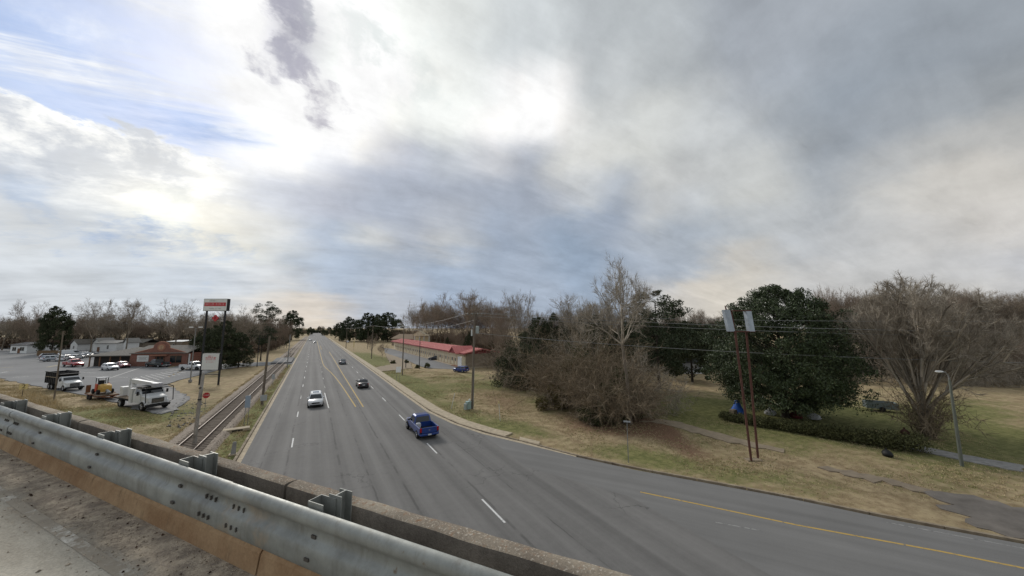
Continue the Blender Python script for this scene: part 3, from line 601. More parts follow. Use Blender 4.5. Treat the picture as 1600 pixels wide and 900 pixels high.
# grit, clods and dead leaves swept against the kerb
def rubble(name, pts, sizes, m, label, cat='debris'):
    V, F = [], []; base = np.array([(1,0,0),(-1,0,0),(0,1,0),(0,-1,0),(0,0,.7),(0,0,-.5)], float); fi = np.array([(0,2,4),(2,1,4),(1,3,4),(3,0,4),(2,0,5),(1,2,5),(3,1,5),(0,3,5)])
    for k, (p, s) in enumerate(zip(pts, sizes)):
        v = base * s * RNG.uniform(.55, 1.25, (6, 3)); a_ = RNG.uniform(0, 6.28); c_, s_ = math.cos(a_), math.sin(a_)
        v = np.stack([v[:,0]*c_ - v[:,1]*s_, v[:,0]*s_ + v[:,1]*c_, v[:,2]], 1); V.append(v + np.array(p)); F.append(fi + 6 * k)
    return tag(obj(name, tri_mesh(name, np.concatenate(V), np.concatenate(F)), m), label, cat, kind='stuff')
pts, sz = [], []
for i in range(15000):
    s = random.uniform(-16, 6); n = 2.14 - abs(random.gauss(0, .34)); 
    if n < 1.0: continue
    dens = .5 + .5 * math.sin(s * 1.7 + 2 * math.sin(n * 5 + s * .8)) 
    if random.random() > .15 + .85 * dens: continue
    pts.append(tuple(B(s, n, .004))); sz.append(.0035 + .009 * random.random() ** 5 * (2.4 if random.random() < .05 else 1))
rubble('grit', pts, sz, mat('grit', (0.26, 0.215, 0.17), .97, col2=(0.45, 0.38, 0.29), scale=3, island=.5), 'grey brown grit and clods swept along the bridge kerb')
pts, sz = [], []
for i in range(90):
    s = random.uniform(-12, 3); pts.append(tuple(B(s, 2.12 - abs(random.gauss(0, .28)), .01))); sz.append(random.uniform(.008, .02))
rubble('dead_leaves', pts, sz, mat('dead_leaf', (0.06, 0.03, 0.018), .9, island=.5), 'dark dead leaves and crumbs lying in the bridge gutter')
# ---------------------------------------------------------------- trees
mat('bark', (0.125, 0.102, 0.078), .95, col2=(0.24, 0.20, 0.155), scale=3, stretch=(3, 3, .6))
mat('twigs', (0.27, 0.222, 0.168), .95, island=.4); mat('twigs_red', (0.255, 0.198, 0.152), .95, island=.25); mat('twigs_tan', (0.225, 0.176, 0.118), .95, island=.5)
mat('twigs_grey', (0.34, 0.295, 0.235), .95, island=.5)
mat('twigs_pale', (0.27, 0.215, 0.155), .95, island=.4); mat('leaf_magnolia', (0.052, 0.072, 0.028), .55, island=.55, spec=.4); mat('leaf_pine', (0.046, 0.060, 0.028), .8, island=.45); mat('leaf_cedar', (0.050, 0.060, 0.028), .85, island=.45)
mat('leaf_shrub', (0.056, 0.062, 0.024), .8, island=.5); mat('leaf_hedge', (0.088, 0.090, 0.036), .85, island=.45); mat('leaf_yellow', (0.095, 0.080, 0.022), .85, island=.45); mat('leaf_brown', (0.165, 0.120, 0.083), .9, island=.4)
mat('bark_dark', (0.045, 0.036, 0.028), .95, var=.3)
def seg_tubes(P0, P1, R0, R1, n):
    P0, P1, R0, R1 = map(lambda q: np.asarray(q, float), (P0, P1, R0, R1)); d = P1 - P0; d /= np.maximum(np.linalg.norm(d, axis=1, keepdims=True), 1e-9)
    ref = np.where(np.abs(d[:, 2:3]) < .9, np.array([[0, 0, 1.]]), np.array([[1., 0, 0]])); a = np.cross(d, ref); a /= np.linalg.norm(a, axis=1, keepdims=True); b = np.cross(d, a)
    t = 2 * np.pi * np.arange(n) / n; ring = a[:, None] * np.cos(t)[None, :, None] + b[:, None] * np.sin(t)[None, :, None]
    V = np.concatenate([P0[:, None] + ring * R0[:, None, None], P1[:, None] + ring * R1[:, None, None]], 1)
    k = np.arange(n); k2 = (k + 1) % n; f = np.concatenate([np.stack([k, k2, n + k2], 1), np.stack([k, n + k2, n + k], 1)])
    F = f[None] + (np.arange(len(P0)) * 2 * n)[:, None, None]; return V.reshape(-1, 3), F.reshape(-1, 3)
def twig_tris(P, Dv, L, W):
    P, Dv = np.asarray(P, float), np.asarray(Dv, float); n = len(P); Dv = Dv / np.linalg.norm(Dv, axis=1, keepdims=True)
    r = RNG.normal(size=(n, 3)); s = np.cross(Dv, r); s /= np.linalg.norm(s, axis=1, keepdims=True); L = np.broadcast_to(L, n)[:, None]; W = np.broadcast_to(W, n)[:, None]
    V = np.stack([P - s * W, P + s * W, P + Dv * L], 1).reshape(-1, 3); return V, np.arange(3 * n).reshape(-1, 3)
def bare_tree(seed, H=16., trunk_h=.28, r0=.28, spread=.8, forks=5, ang=(25, 50), depth=4, kids=(5, 5, 4), ratio=.62, tropism=.12, twig=10, twig_len=.75, low=False, tw=.014, rmin=.012, dome=None):
    rnd = random.Random(seed); S0, S1, S2 = [], [], []
    def grow(p, d, L, r, lev):
        n = 4 if lev < 2 else 3; pts = [p.copy()]; q = p.copy(); dd = d.copy()
        for i in range(n):
            dd = (dd + Vector((rnd.gauss(0, .13), rnd.gauss(0, .13), rnd.gauss(0, .09) + tropism * (1 if lev < 3 else .4)))).normalized()
            q2 = q + dd * (L / n); ra, rb = r * (1 - .5 * i / n), r * (1 - .5 * (i + 1) / n)
            (S0 if lev < 1 else S1).append((q.copy(), q2.copy(), max(ra, rmin), max(rb, rmin))); q = q2; pts.append(q.copy())
        if lev >= depth:
            for _ in range(twig):
                t = rnd.uniform(.1, 1); k = min(int(t * n), n - 1); pp = pts[k].lerp(pts[k+1], t * n - k)
                td = (dd + Vector((rnd.gauss(0, .6), rnd.gauss(0, .6), rnd.gauss(.12, .5)))).normalized(); S2.append((pp, td, twig_len * rnd.uniform(.4, 1.2)))
            return
        for c in range(kids[min(lev - 1, len(kids) - 1)]):
            t = rnd.uniform(.25, 1) if c else 1.0; k = min(int(t * n), n - 1); pp = pts[k].lerp(pts[k+1], min(1, t * n - k)); base_d = (pts[k+1] - pts[k]).normalized()
            an = math.radians(rnd.uniform(*ang)) * (1 if c else .35); az = rnd.uniform(0, 6.283)
            pr_ = base_d.orthogonal().normalized(); pr_ = Matrix.Rotation(az, 3, base_d) @ pr_
            nd = (base_d * math.cos(an) + pr_ * math.sin(an)).normalized()
            grow(pp, nd, L * ratio * rnd.uniform(.75, 1.2) * (1.15 - .4 * t), r * (.40 if c else .60), lev + 1)
    th = H * trunk_h; p = Vector((0, 0, -.15)); d = Vector((rnd.gauss(0, .03), rnd.gauss(0, .03), 1)).normalized(); q = p.copy(); n = 5
    for i in range(n):
        q2 = q + d * (th / n); S0.append((q.copy(), q2.copy(), r0 * (1.35 if i == 0 else 1.08 - .07 * i), r0 * (1.08 - .07 * (i + 1)))); q = q2
        d = (d + Vector((rnd.gauss(0, .05), rnd.gauss(0, .05), .1))).normalized()
    for c in range(forks):
        az = 6.283 * c / forks + rnd.uniform(-.5, .5); an = math.radians(rnd.uniform(*ang)) * spread * (1 if c else .25)
        nd = Vector((math.cos(az) * math.sin(an), math.sin(az) * math.sin(an), math.cos(an)))
        st = q if not low else Vector((0, 0, th * rnd.uniform(.45, 1)))
        grow(Vector(st), nd, (H - th) * .52 * rnd.uniform(.85, 1.1), r0 * .46, 1)
    tr = seg_tubes(*zip(*[(a.to_tuple(), b.to_tuple(), r, s) for a, b, r, s in S0]), 7)
    cv, cf = seg_tubes(*zip(*[(a.to_tuple(), b.to_tuple(), r, s) for a, b, r, s in S1]), 3)
    tv, tf = twig_tris([a.to_tuple() for a, b, c in S2], [b.to_tuple() for a, b, c in S2], [c for a, b, c in S2], tw)
    V = np.concatenate([cv, tv]); F = np.concatenate([cf, tf + len(cv)]); top = np.percentile(V[:, 2], 99.6); k = H / top
    if dome:
        rho = np.linalg.norm(V * k * np.array([dome, dome, 1]), axis=1); a0, a1 = .74 * H, .30 * H; f = np.where(rho > a0, (a0 + a1 * (1 - np.exp(-(rho - a0) / a1))) / np.maximum(rho, 1e-6), 1.0); V = V * f[:, None]
    wd = np.percentile(np.hypot(V[:, 0], V[:, 1]), 97) * 2 * k
    return tri_mesh('trunk', tr[0] * k, tr[1]), tri_mesh('crown', V * k, F), wd
def leaf_cloud(centres, radii, per, size, seed, flat=1.0, droop=0.0, shell=.55, aspect=.6):
    rg = np.random.default_rng(seed); V = []
    for c, r, n in zip(centres, radii, per):
        d = rg.normal(size=(n, 3)); d /= np.linalg.norm(d, axis=1, keepdims=True); rad = r * (shell + (1 - shell) * rg.random((n, 1))) * rg.uniform(.75, 1.12, (n, 1))
        p = np.asarray(c) + d * rad * np.array([1, 1, flat]); a = rg.normal(size=(n, 3)) + d * .5; a[:, 2] -= droop; a /= np.linalg.norm(a, axis=1, keepdims=True)
        b = np.cross(a, rg.normal(size=(n, 3))); b /= np.linalg.norm(b, axis=1, keepdims=True); s = size * rg.uniform(.6, 1.3, (n, 1))
        V.append(np.stack([p - a * s * .5, p + b * s * aspect * .5, p + a * s * .5, p - b * s * aspect * .5], 1).reshape(-1, 3))
    V = np.concatenate(V); n = len(V) // 4; i = np.arange(n)[:, None] * 4
    return V, np.concatenate([i + np.array([[0, 1, 2]]), i + np.array([[0, 2, 3]])])
def limb_trunk(H, r, limbs, n=7):
    P0, P1, R0, R1 = [], [], [], []; k = 6
    for i in range(k): P0.append((0, 0, H * i / k - .15)); P1.append((0, 0, H * (i + 1) / k - .15)); R0.append(r * (1.3 if i == 0 else 1 - .8 * i / k)); R1.append(r * (1 - .8 * (i + 1) / k))
    for a, b, rr in limbs: P0.append(a); P1.append(b); R0.append(rr); R1.append(rr * .35)
    return tri_mesh('trunk', *seg_tubes(P0, P1, R0, R1, n))
def leafy_tree(seed, H, prof, nclump, per, size, tr_r, clump=.16, flat=.8, aspect=.55, droop=0.0, shell=.5):
    """prof: list of (relative height, relative radius); clumps fill that outline"""
    rg = np.random.default_rng(seed); hs, rs = zip(*prof); C, R, Nn, L = [], [], [], []
    while len(C) < nclump:
        h = rg.uniform(hs[0], hs[-1]); rm = np.interp(h, hs, rs)
        if rg.random() > (rm / max(rs)) ** 1.2 + .1: continue
        t = math.sqrt(rg.uniform(.15, 1)); az = rg.uniform(0, 6.283); rr = rm * t * rg.uniform(.8, 1.08)
        c = (rr * H * math.cos(az), rr * H * math.sin(az), h * H); cr = clump * H * rg.uniform(.5, 1.15) * (.6 + .5 * rm / max(rs))
        C.append(c); R.append(cr); Nn.append(int(per * rg.uniform(.7, 1.3)))
        if rg.random() < .22: L.append(((0, 0, max(.05, h - .5 * rr) * H), c, tr_r * .2))
    V, F = leaf_cloud(C, R, Nn, size, seed, flat, droop, shell, aspect); top = V[:, 2].max()
    V[:, 2] = np.maximum(V[:, 2], .02)
    return limb_trunk(H * .9, tr_r, L), tri_mesh('crown', V * np.array([1, 1, H / top]), F), max(rs) * 2 * H
def bush_mesh(seed, w, d, h, n_stem, twig, r0=.035):
    """tangle of arching stems that fills a low dome"""
    rg = np.random.default_rng(seed); P0, P1, R0, R1, TP, TD, TL = [], [], [], [], [], [], []
    for i in range(n_stem):
        a = rg.uniform(0, 6.283); t = math.sqrt(rg.random()); bx, by = math.cos(a) * t * w * .33, math.sin(a) * t * d * .33; p = np.array([bx, by, 0.]); hh = h * rg.uniform(.45, 1.0) * (1 - .35 * t)
        v = np.array([math.cos(a) * t * .9 + rg.normal(0, .3), math.sin(a) * t * .9 + rg.normal(0, .3), 1.3]); v /= np.linalg.norm(v); k = 6; r = r0 * rg.uniform(.6, 1.4)
        for j in range(k):
            q = p + v * hh / k * 1.25; P0.append(p); P1.append(q); R0.append(max(.012, r * (1 - j / k))); R1.append(max(.011, r * (1 - (j + 1) / k)))
            for _ in range(twig if j > 0 else twig // 3):
                TP.append(p + (q - p) * rg.random()); TD.append(v * .5 + rg.normal(0, .6, 3) + np.array([0, 0, .1])); TL.append(h * rg.uniform(.07, .24))
            p = q; v = v + np.array([bx / w, by / d, 0]) * .55 + rg.normal(0, .17, 3) + np.array([0, 0, -.13]); v /= np.linalg.norm(v)
    a_ = seg_tubes(P0, P1, R0, R1, 3); b_ = twig_tris(TP, TD, TL, .018); V = np.concatenate([a_[0], b_[0]]); F = np.concatenate([a_[1], b_[1] + len(a_[0])])
    V[:, 2] = np.maximum(V[:, 2], -.05); V[:, 2] *= h / np.percentile(V[:, 2], 99.5); return tri_mesh('stems', V, F)
def dome_leaves(seed, w, d, h, n, size, clumps=40, z0=0.0):
    rg = np.random.default_rng(seed); C, R = [], []
    for i in range(clumps):
        a = rg.uniform(0, 6.283); e = rg.uniform(0, 1); t = rg.uniform(.45, .95); C.append((math.cos(a) * math.sqrt(1 - e * e) * w * .5 * t, math.sin(a) * math.sqrt(1 - e * e) * d * .5 * t, z0 + e * h * t * .85)); R.append(min(w, d, h * 1.5) * rg.uniform(.13, .26))
    V, F = leaf_cloud(C, R, [n // clumps] * clumps, size, seed, .8); V[:, 2] = np.maximum(V[:, 2], .01); return tri_mesh('foliage', V, F)
PROTO = {}
def proto(key, tr, cr, wd, H, leafm, name):
    PROTO[key] = dict(tr=tr, cr=cr, w=wd, H=H, name=name); tr.materials.append(MATS['bark' if leafm.startswith('twig') else 'bark_dark']); cr.materials.append(MATS[leafm]); tr.shade_smooth()
def tree(key, label, base, top_y=None, width=None, h=None, rz=None, group=None, cat='tree', crown_mat=None):
    p = G(*base) if len(base) == 2 else Vector(base); q = PROTO[key]
    if h is None: h = height_at(p, top_y)
    s = h / q['H']; sw = s if width is None else width / q['w']
    t = thing(q['name'], label, cat, p, random.uniform(0, 6.28) if rz is None else rz, group, (sw, sw, s))
    obj('trunk', q['tr'], None, t); c = obj('crown', q['cr'], None, t)
    if crown_mat: c.material_slots[0].link = 'OBJECT'; c.material_slots[0].material = MATS[crown_mat]
    return t
proto('oak_a', *bare_tree(11, 18, .24, .24, 1.15, 7, (28, 58), 4, (6, 5, 5), .62, .09, 7, 1.0, tw=.012, rmin=.010), 18, 'twigs', 'bare_tree')
proto('oak_b', *bare_tree(12, 18, .28, .22, 1.0, 6, (25, 52), 4, (6, 5, 5), .62, .12, 7, 1.0, tw=.012, rmin=.010), 18, 'twigs', 'bare_tree')
proto('oak_c', *bare_tree(13, 18, .20, .20, .95, 7, (22, 50), 4, (6, 5, 5), .6, .16, 8, 1.0, tw=.012, rmin=.010), 18, 'twigs_red', 'bare_tree')
proto('slim', *bare_tree(14, 18, .34, .18, .7, 6, (18, 42), 4, (6, 5, 4), .6, .2, 8, .9, tw=.011, rmin=.010), 18, 'twigs_grey', 'bare_tree')
proto('vase', *bare_tree(15, 13, .15, .30, 1.0, 26, (4, 50), 4, (6, 5, 5), .52, .035, 10, .75, low=True, tw=.008, rmin=.006, dome=1.05), 13, 'twigs_grey', 'bare_tree')
proto('tall', *bare_tree(16, 17, .44, .24, 1.1, 7, (30, 62), 4, (6, 5, 5), .62, .10, 9, .8, tw=.010, rmin=.008), 17, 'twigs_grey', 'bare_tree')
proto('low', *bare_tree(17, 9, .12, .15, 1.25, 12, (30, 75), 4, (6, 5, 4), .66, .0, 9, .8, low=True), 9, 'twigs_grey', 'bare_tree')
proto('magnolia', *leafy_tree(21, 19, [(.105, .40), (.17, .50), (.38, .57), (.58, .55), (.76, .45), (.89, .30), (.97, .15), (1, .05)], 820, 190, .27, .45, .078, .8, .5), 19, 'leaf_magnolia', 'magnolia_tree')
proto('pine_a', *leafy_tree(22, 20, [(.42, .07), (.52, .15), (.66, .22), (.82, .20), (.93, .13), (1, .04)], 64, 140, .42, .22, .07, .6, .3), 20, 'leaf_pine', 'pine_tree')
proto('pine_b', *leafy_tree(23, 20, [(.16, .12), (.28, .24), (.5, .31), (.7, .28), (.88, .19), (1, .06)], 120, 130, .45, .26, .08, .7, .35), 20, 'leaf_pine', 'pine_tree')
proto('cedar', *leafy_tree(24, 12, [(.03, .18), (.15, .30), (.35, .34), (.6, .27), (.82, .15), (1, .03)], 110, 130, .36, .18, .085, .8, .35, .2), 12, 'leaf_cedar', 'evergreen_tree')
proto('round_ev', *leafy_tree(25, 12, [(.06, .28), (.25, .42), (.5, .45), (.75, .36), (.94, .16), (1, .05)], 140, 130, .36, .2, .09, .8, .5), 12, 'leaf_cedar', 'evergreen_tree')
# --- single trees that stand out
tree('tall', 'tall bare tree rising above the thicket in the middle of the verge', (985, 662), 406, width=12, rz=.6)
tree('magnolia', 'huge dark green magnolia behind the rusty sign frame', (1228, 652), 441, width=16.6, rz=.4)
vt = tree('vase', 'wide bare tree with many stems fanning up from one base', (1447, 684), 408, width=12.6, rz=1.2)
_m = bush_mesh(77, 2.2, 2.2, 6.0, 60, 8); _m.materials.append(MATS['twigs_tan']); _o = obj('shoots', _m, None, vt)
# --- thicket left of the tall tree
def bush(name, label, base, w, d, h, stems, twig, twm, leafn=0, leafm='leaf_shrub', lsize=.28, seed=1, rz=0., cat='bush', clumps=40):
    p = G(*base); t = thing(name, label, cat, p, rz)
    m_ = bush_mesh(seed, w, d, h, stems, twig); m_.materials.append(MATS[twm]); obj('stems', m_, None, t)
    if leafn: m2 = dome_leaves(seed + 50, w * .92, d * .92, h * .86, leafn, lsize, clumps); m2.materials.append(MATS[leafm]); obj('foliage', m2, None, t)
    if h > 6: m3 = bush_mesh(seed + 9, w * 1.05, d, h * .98, 46, 3, r0=.07); m3.materials.append(MATS['twigs_pale']); obj('limbs', m3, None, t)
    return t
bush('thicket', 'dark overgrown thicket beside the end wall of the motel', (818, 604), 13, 10, 12.6, 90, 6, 'twigs', 26000, 'leaf_cedar', .30, 31, .3, clumps=90)
bush('thicket', 'brown leafless thicket of arching twigs left of the tall bare tree', (918, 626), 15, 10, 12.4, 230, 11, 'twigs_tan', 6000, 'leaf_shrub', .28, 32, .2, clumps=50)
bush('thicket', 'grey tangle of low bare branches around the tall bare tree trunk', (958, 652), 10.5, 7, 8.2, 190, 10, 'twigs_tan', 5000, 'leaf_shrub', .24, 33, .4)
bush('evergreen_bush', 'yellow green evergreen bush at the left foot of the brown thicket', (866, 638), 5.4, 4.2, 4.4, 30, 6, 'twigs', 5200, 'leaf_yellow', .24, 34, 0)
bush('evergreen_bush', 'dark green bush at the base of the tall bare tree', (925, 656), 8.0, 3.6, 2.6, 30, 6, 'twigs', 4600, 'leaf_shrub', .24, 35, .5)
tree('low', 'low bare tree with drooping branches right of the thicket', (1012, 640), 545, width=10, rz=.3)
tree('low', 'small bare tree behind the brown thicket with pale limbs', (900, 612), 500, width=12, rz=2.3)
tree('cedar', 'dark cedar poking out behind the motel side thicket', (868, 596), 487, width=7.5)
tree('pine_b', 'broad pine standing just right behind the tall bare tree', (1030, 606), 452, width=14, rz=1.0)
tree('round_ev', 'rounded evergreen right of the broad pine', (1082, 596), 500, width=12)
tree('round_ev', 'dark rounded evergreen between the two thickets', (842, 596), 494, width=9)
tree('round_ev', 'dark evergreen behind the brown thicket', (925, 600), 488, width=12)
tree('oak_b', 'bare tree with two high limbs behind the motel end', (812, 592), 455, width=9, rz=.2)
tree('slim', 'slender bare tree left of the tall bare tree', (900, 600), 462, width=9)
tree('slim', 'slender bare tree close behind the tall bare tree', (945, 600), 456, width=9)
tree('oak_c', 'bare tree directly behind the thicket by the motel', (778, 590), 470, width=11, rz=1)
# --- left side
tree('round_ev', 'dark evergreen tree on the far side of the parking lot', (80, 553), 477, width=11)
tree('oak_a', 'broad bare tree left of the white house', (141, 551), 468, width=20, rz=.7)
tree('oak_b', 'bare tree rising over the white house', (196, 551), 468, width=17, rz=2.7)
tree('oak_a', 'large bare tree behind the brick restaurant', (272, 552), 470, width=24, rz=4)
tree('oak_c', 'bare tree at the left edge behind the bungalow', (52, 548), 472, width=18)
tree('pine_a', 'tall pine with open crown beside the railway', (412, 545), 470, width=13)
tree('round_ev', 'full dark pine at the end of the railway tree line', (455, 531), 484, width=19, crown_mat='leaf_pine')
tree('round_ev', 'dark evergreen close behind the pylon sign', (345, 577), 500, width=9)
tree('cedar', 'bushy dark evergreen right of the pylon sign', (372, 574), 518, width=8)
tree('round_ev', 'dark evergreen beside the restaurant corner', (316, 567), 512, width=8)
tree('oak_a', 'bare tree right behind the pylon sign', (375, 566), 478, width=14, rz=5)
tree('pine_a', 'slim pine trunk tree beside the crossing street', (407, 563.5), 505, width=8)
# --- far right of the highway
for i, (x_, y_, tp, w_) in enumerate([(545, 533, 494, 16), (573, 534, 488, 20), (606, 534, 487, 24), (590, 532, 490, 16)]):
    tree('round_ev', ['dark pine nearest the road in the far pine row', 'dark pine second from the road in the far pine row', 'big dark pine at the right end of the far pine row', 'dark pine between the larger ones of the far pine row'][i], (x_, y_), tp, width=w_, group='pine row beyond the motel', crown_mat='leaf_pine')
tree('round_ev', 'small dark conical tree left of the far pines', (530, 530), 503, width=14)
tree('oak_c', 'small round reddish tree on the lawn before the motel', (597, 560.5), 536, width=4.6)
tree('oak_c', 'dark narrow bare tree on the lawn left of the round one', (580, 556), 522, width=5)
tree('oak_a', 'leftmost bare tree standing behind the red roofed motel', (672, 545), 468, width=24, rz=1)
tree('oak_b', 'tallest bare tree behind the red roofed motel', (728, 551), 456, width=27, rz=2)
# --- woods: bare trees nobody could tell apart share a label within their wood
def wood(label, group, px0, px1, py_fn, top_fn, n, keys, mats=None):
    for i in range(n):
        x_ = px0 + (px1 - px0) * (i + random.uniform(.05, .95)) / n; y_ = py_fn(x_) + random.uniform(-1, 1); p = G(x_, y_)
        h = max(5, height_at(p, top_fn(x_) + random.uniform(-4, 12))); k = random.choice(keys)
        tree(k, label, p, h=h, width=h * random.uniform(.55, .8) if k not in ('cedar',) else h * .5, group=group)
wood('bare tree in the wood beyond the parking lot', 'wood beyond the parking lot', -10, 300, lambda x: 547 - .01 * x, lambda x: 494, 34, ['oak_a', 'oak_b', 'oak_c', 'oak_c', 'slim'])
wood('bare tree in the back rows beyond the parking lot', 'back rows beyond the parking lot', -10, 330, lambda x: 541, lambda x: 499, 34, ['oak_b', 'oak_c', 'oak_c'])
wood('dark evergreen in the wood beyond the parking lot', 'evergreens beyond the parking lot', -10, 330, lambda x: 543, lambda x: 511, 22, ['round_ev', 'cedar', 'cedar'])
wood('bare tree in the strip beside the railway', 'trees beside the railway', 310, 450, lambda x: 558 - .12 * (x - 330), lambda x: 488 + .08 * (x - 310), 26, ['oak_b', 'oak_c', 'oak_c', 'slim'])
wood('dark evergreen in the strip beside the railway', 'evergreens beside the railway', 330, 448, lambda x: 556 - .15 * (x - 330), lambda x: 508, 14, ['cedar', 'round_ev'])
wood('bare tree in the wood behind the motel', 'wood behind the motel', 640, 800, lambda x: 540 + .06 * (x - 640), lambda x: 474, 24, ['oak_a', 'oak_b', 'oak_c', 'oak_c', 'slim'])
wood('small dark tree at the foot of the wood behind the motel', 'undergrowth trees behind the motel', 694, 790, lambda x: 545 + .07 * (x - 650), lambda x: 518, 18, ['cedar', 'oak_c', 'oak_c'])
wood('bare tree in the wood between thicket and magnolia', 'wood left of the magnolia', 820, 1140, lambda x: 575, lambda x: 484, 26, ['oak_b', 'oak_c', 'slim', 'oak_c'])
wood('evergreen in the wood between thicket and magnolia', 'evergreens left of the magnolia', 830, 1140, lambda x: 578, lambda x: 505, 14, ['round_ev', 'pine_b'])
wood('bare tree in the wood at the right', 'wood at the right', 1290, 1680, lambda x: 583 + .012 * (x - 1300), lambda x: 456, 44, ['oak_b', 'oak_c', 'oak_c', 'slim', 'oak_a'])
wood('bare tree in the front row of the wood at the right', 'front row of the wood at the right', 1310, 1680, lambda x: 596 + .02 * (x - 1300), lambda x: 512, 16, ['low', 'oak_c', 'low'])
wood('evergreen deep in the wood at the right', 'evergreens in the wood at the right', 1300, 1680, lambda x: 578, lambda x: 470, 9, ['pine_b', 'round_ev'])
wood('tree in the woods flanking the far end of the highway', 'woods at the far end of the highway', 500, 548, lambda x: 524 + .06 * (x - 500), lambda x: 508, 14, ['round_ev', 'oak_c', 'cedar'])
wood('tree in the far wood left of the highway end', 'far wood left of the highway', 452, 486, lambda x: 524, lambda x: 510, 12, ['oak_c', 'round_ev', 'oak_c'])
wood('tree in the wood under the far pine row', 'wood under the far pines', 530, 650, lambda x: 533, lambda x: 512, 22, ['oak_c', 'cedar', 'round_ev'])
wood('tree on the skyline where the highway ends', 'skyline where the highway ends', 440, 560, lambda x: 519.5, lambda x: 512, 40, ['round_ev', 'oak_c'])
# brush that closes the foot of each wood
def brush(name, label, pts, n, h, m, size=.5):
    rg = np.random.default_rng(len(pts) * 7 + n); C, R = [], []
    W = [G(*p) for p in pts]
    for i in range(n):
        t = rg.random() * (len(W) - 1); k = int(t); p = W[k].lerp(W[k+1], t - k); off = rg.uniform(0, 1) * 8
        dv = p.xy.normalized(); hh = h * rg.uniform(.5, 1.2); C.append((p.x + dv.x * off, p.y + dv.y * off, hh * .5)); R.append(hh * .55)
    V, F = leaf_cloud(C, R, [120] * n, size, n, 1.0, 0, .2, .45); V[:, 2] = np.maximum(V[:, 2], 0)
    return tag(obj(name, tri_mesh(name, V, F), MATS[m]), label, 'brush', kind='stuff')
brush('undergrowth', 'brown undergrowth closing the foot of the wood beyond the parking lot', [(-20, 545), (150, 545), (330, 545)], 260, 6, 'leaf_brown', .9)
brush('undergrowth', 'dark undergrowth beside the railway and the crossing street', [(330, 566), (380, 558), (430, 545), (452, 533)], 160, 5, 'leaf_brown', .8)
brush('undergrowth', 'brown undergrowth behind the motel roof', [(615, 535), (720, 541), (800, 556)], 340, 10, 'leaf_brown', .8)
brush('undergrowth', 'brown undergrowth behind the thickets', [(770, 575), (950, 578), (1110, 574), (1340, 578)], 420, 7, 'leaf_brown', .5)
brush('undergrowth', 'brown undergrowth at the foot of the wood at the right', [(1290, 583), (1450, 588), (1680, 592)], 330, 5.5, 'leaf_brown', .55)
brush('undergrowth', 'dark undergrowth along the far end of the highway', [(420, 522), (470, 522), (486, 520.5), (508, 520.5), (540, 527), (640, 535)], 200, 7, 'leaf_cedar', 1.4)
# clipped hedge in front of the magnolia
hg = thing('hedge', 'long low clipped hedge in front of the magnolia', 'hedge', (0, 0, 0))
A_, B_ = G(1128, 655), G(1442, 708); C, R = [], []
for i in range(150):
    t = i / 149; p = A_.lerp(B_, t); j = random.uniform(-.6, .6); hh = .75 + .12 * math.sin(i * .35) + .8 * t; dv = (B_ - A_).normalized()
    C.append((p.x - dv.y * j, p.y + dv.x * j, hh * .5 + random.uniform(-.1, .12))); R.append(.55 * hh + .12)
V, F = leaf_cloud(C, R, [150] * len(C), .17, 5, .85, 0, .5); V[:, 2] = np.maximum(V[:, 2], 0); obj('foliage', tri_mesh('foliage', V, F), MATS['leaf_hedge'], hg)
sb = MB()
for i in range(70): p = A_.lerp(B_, i / 69); sb.tube([(p.x, p.y, -.05), (p.x + random.uniform(-.2, .2), p.y + random.uniform(-.2, .2), .8)], .015, 4)
sb.build('stems', MATS['bark'], hg)
# round clipped bushes by the motel drive
for (x_, y_), lb, r in (((614, 568), 'round bush at the motel drive nearest the road', .8), ((635.5, 567), 'round bush beside the motel drive post', .75), ((652, 575), 'small round bush left of the motel lot pole', .65), ((667.5, 574.5), 'round bush right of the motel lot pole', .95)):
    t = thing('round_bush', lb, 'bush', G(x_, y_), 0, 'round bushes by the motel drive'); me_ = dome_leaves(int(x_), 2 * r, 2 * r, 1.7 * r, 1500, .2, 26); obj('foliage', me_, MATS['leaf_hedge'], t)
    MB().tube([(0, 0, -.1), (0, 0, r)], .05, 5).build('stem', MATS['bark'], t)
# ---------------------------------------------------------------- grass tufts on the near verges
def tufts(name, label, polys, n, h, m):
    pts = []
    for poly, share in polys:
        P_ = [Vector(p) for p in poly]; k = 0; xs = [p.x for p in P_]; ys = [p.y for p in P_]; tries = 0
        while k < n * share and tries < n * 12:
            tries += 1; x_, y_ = random.uniform(min(xs), max(xs)), random.uniform(min(ys), max(ys)); ins = False; j = len(P_) - 1
            for i in range(len(P_)):
                if (P_[i].y > y_) != (P_[j].y > y_) and x_ < (P_[j].x - P_[i].x) * (y_ - P_[i].y) / (P_[j].y - P_[i].y) + P_[i].x: ins = not ins
                j = i
            if ins and math.sin(x_ * .9 + 2 * math.sin(y_ * .4)) + math.sin(y_ * 1.1 + x_ * .3) > random.uniform(-2, 1.6): pts.append((x_, y_, -.08)); k += 1
    pts = np.repeat(np.array(pts), 5, 0); pts[:, :2] += RNG.normal(0, .06, (len(pts), 2)); d = RNG.normal(0, .5, (len(pts), 3)); d[:, 2] = 1
    V, F = twig_tris(pts, d, h * RNG.uniform(.5, 1.3, len(pts)), .022)
    return tag(obj(name, tri_mesh(name, V, F), MATS[m]), label, 'grass', kind='stuff')
mat('grass_dry', (0.46, 0.37, 0.22), .95, island=.35); mat('grass_green', (0.25, 0.25, 0.10), .9, island=.4)
VR = [tuple(p) for p in [(18.8, 29.6), (20.6, 24.0), (22.8, 19.8), (27.7, 11.8), (30, 7.5), (34, 1.5), (46, 2), (60, 8), (45, 22), (36, 34), (30, 48), (31, 80), (24, 92), (16, 110), (15.6, 56), (16.0, 42)]]
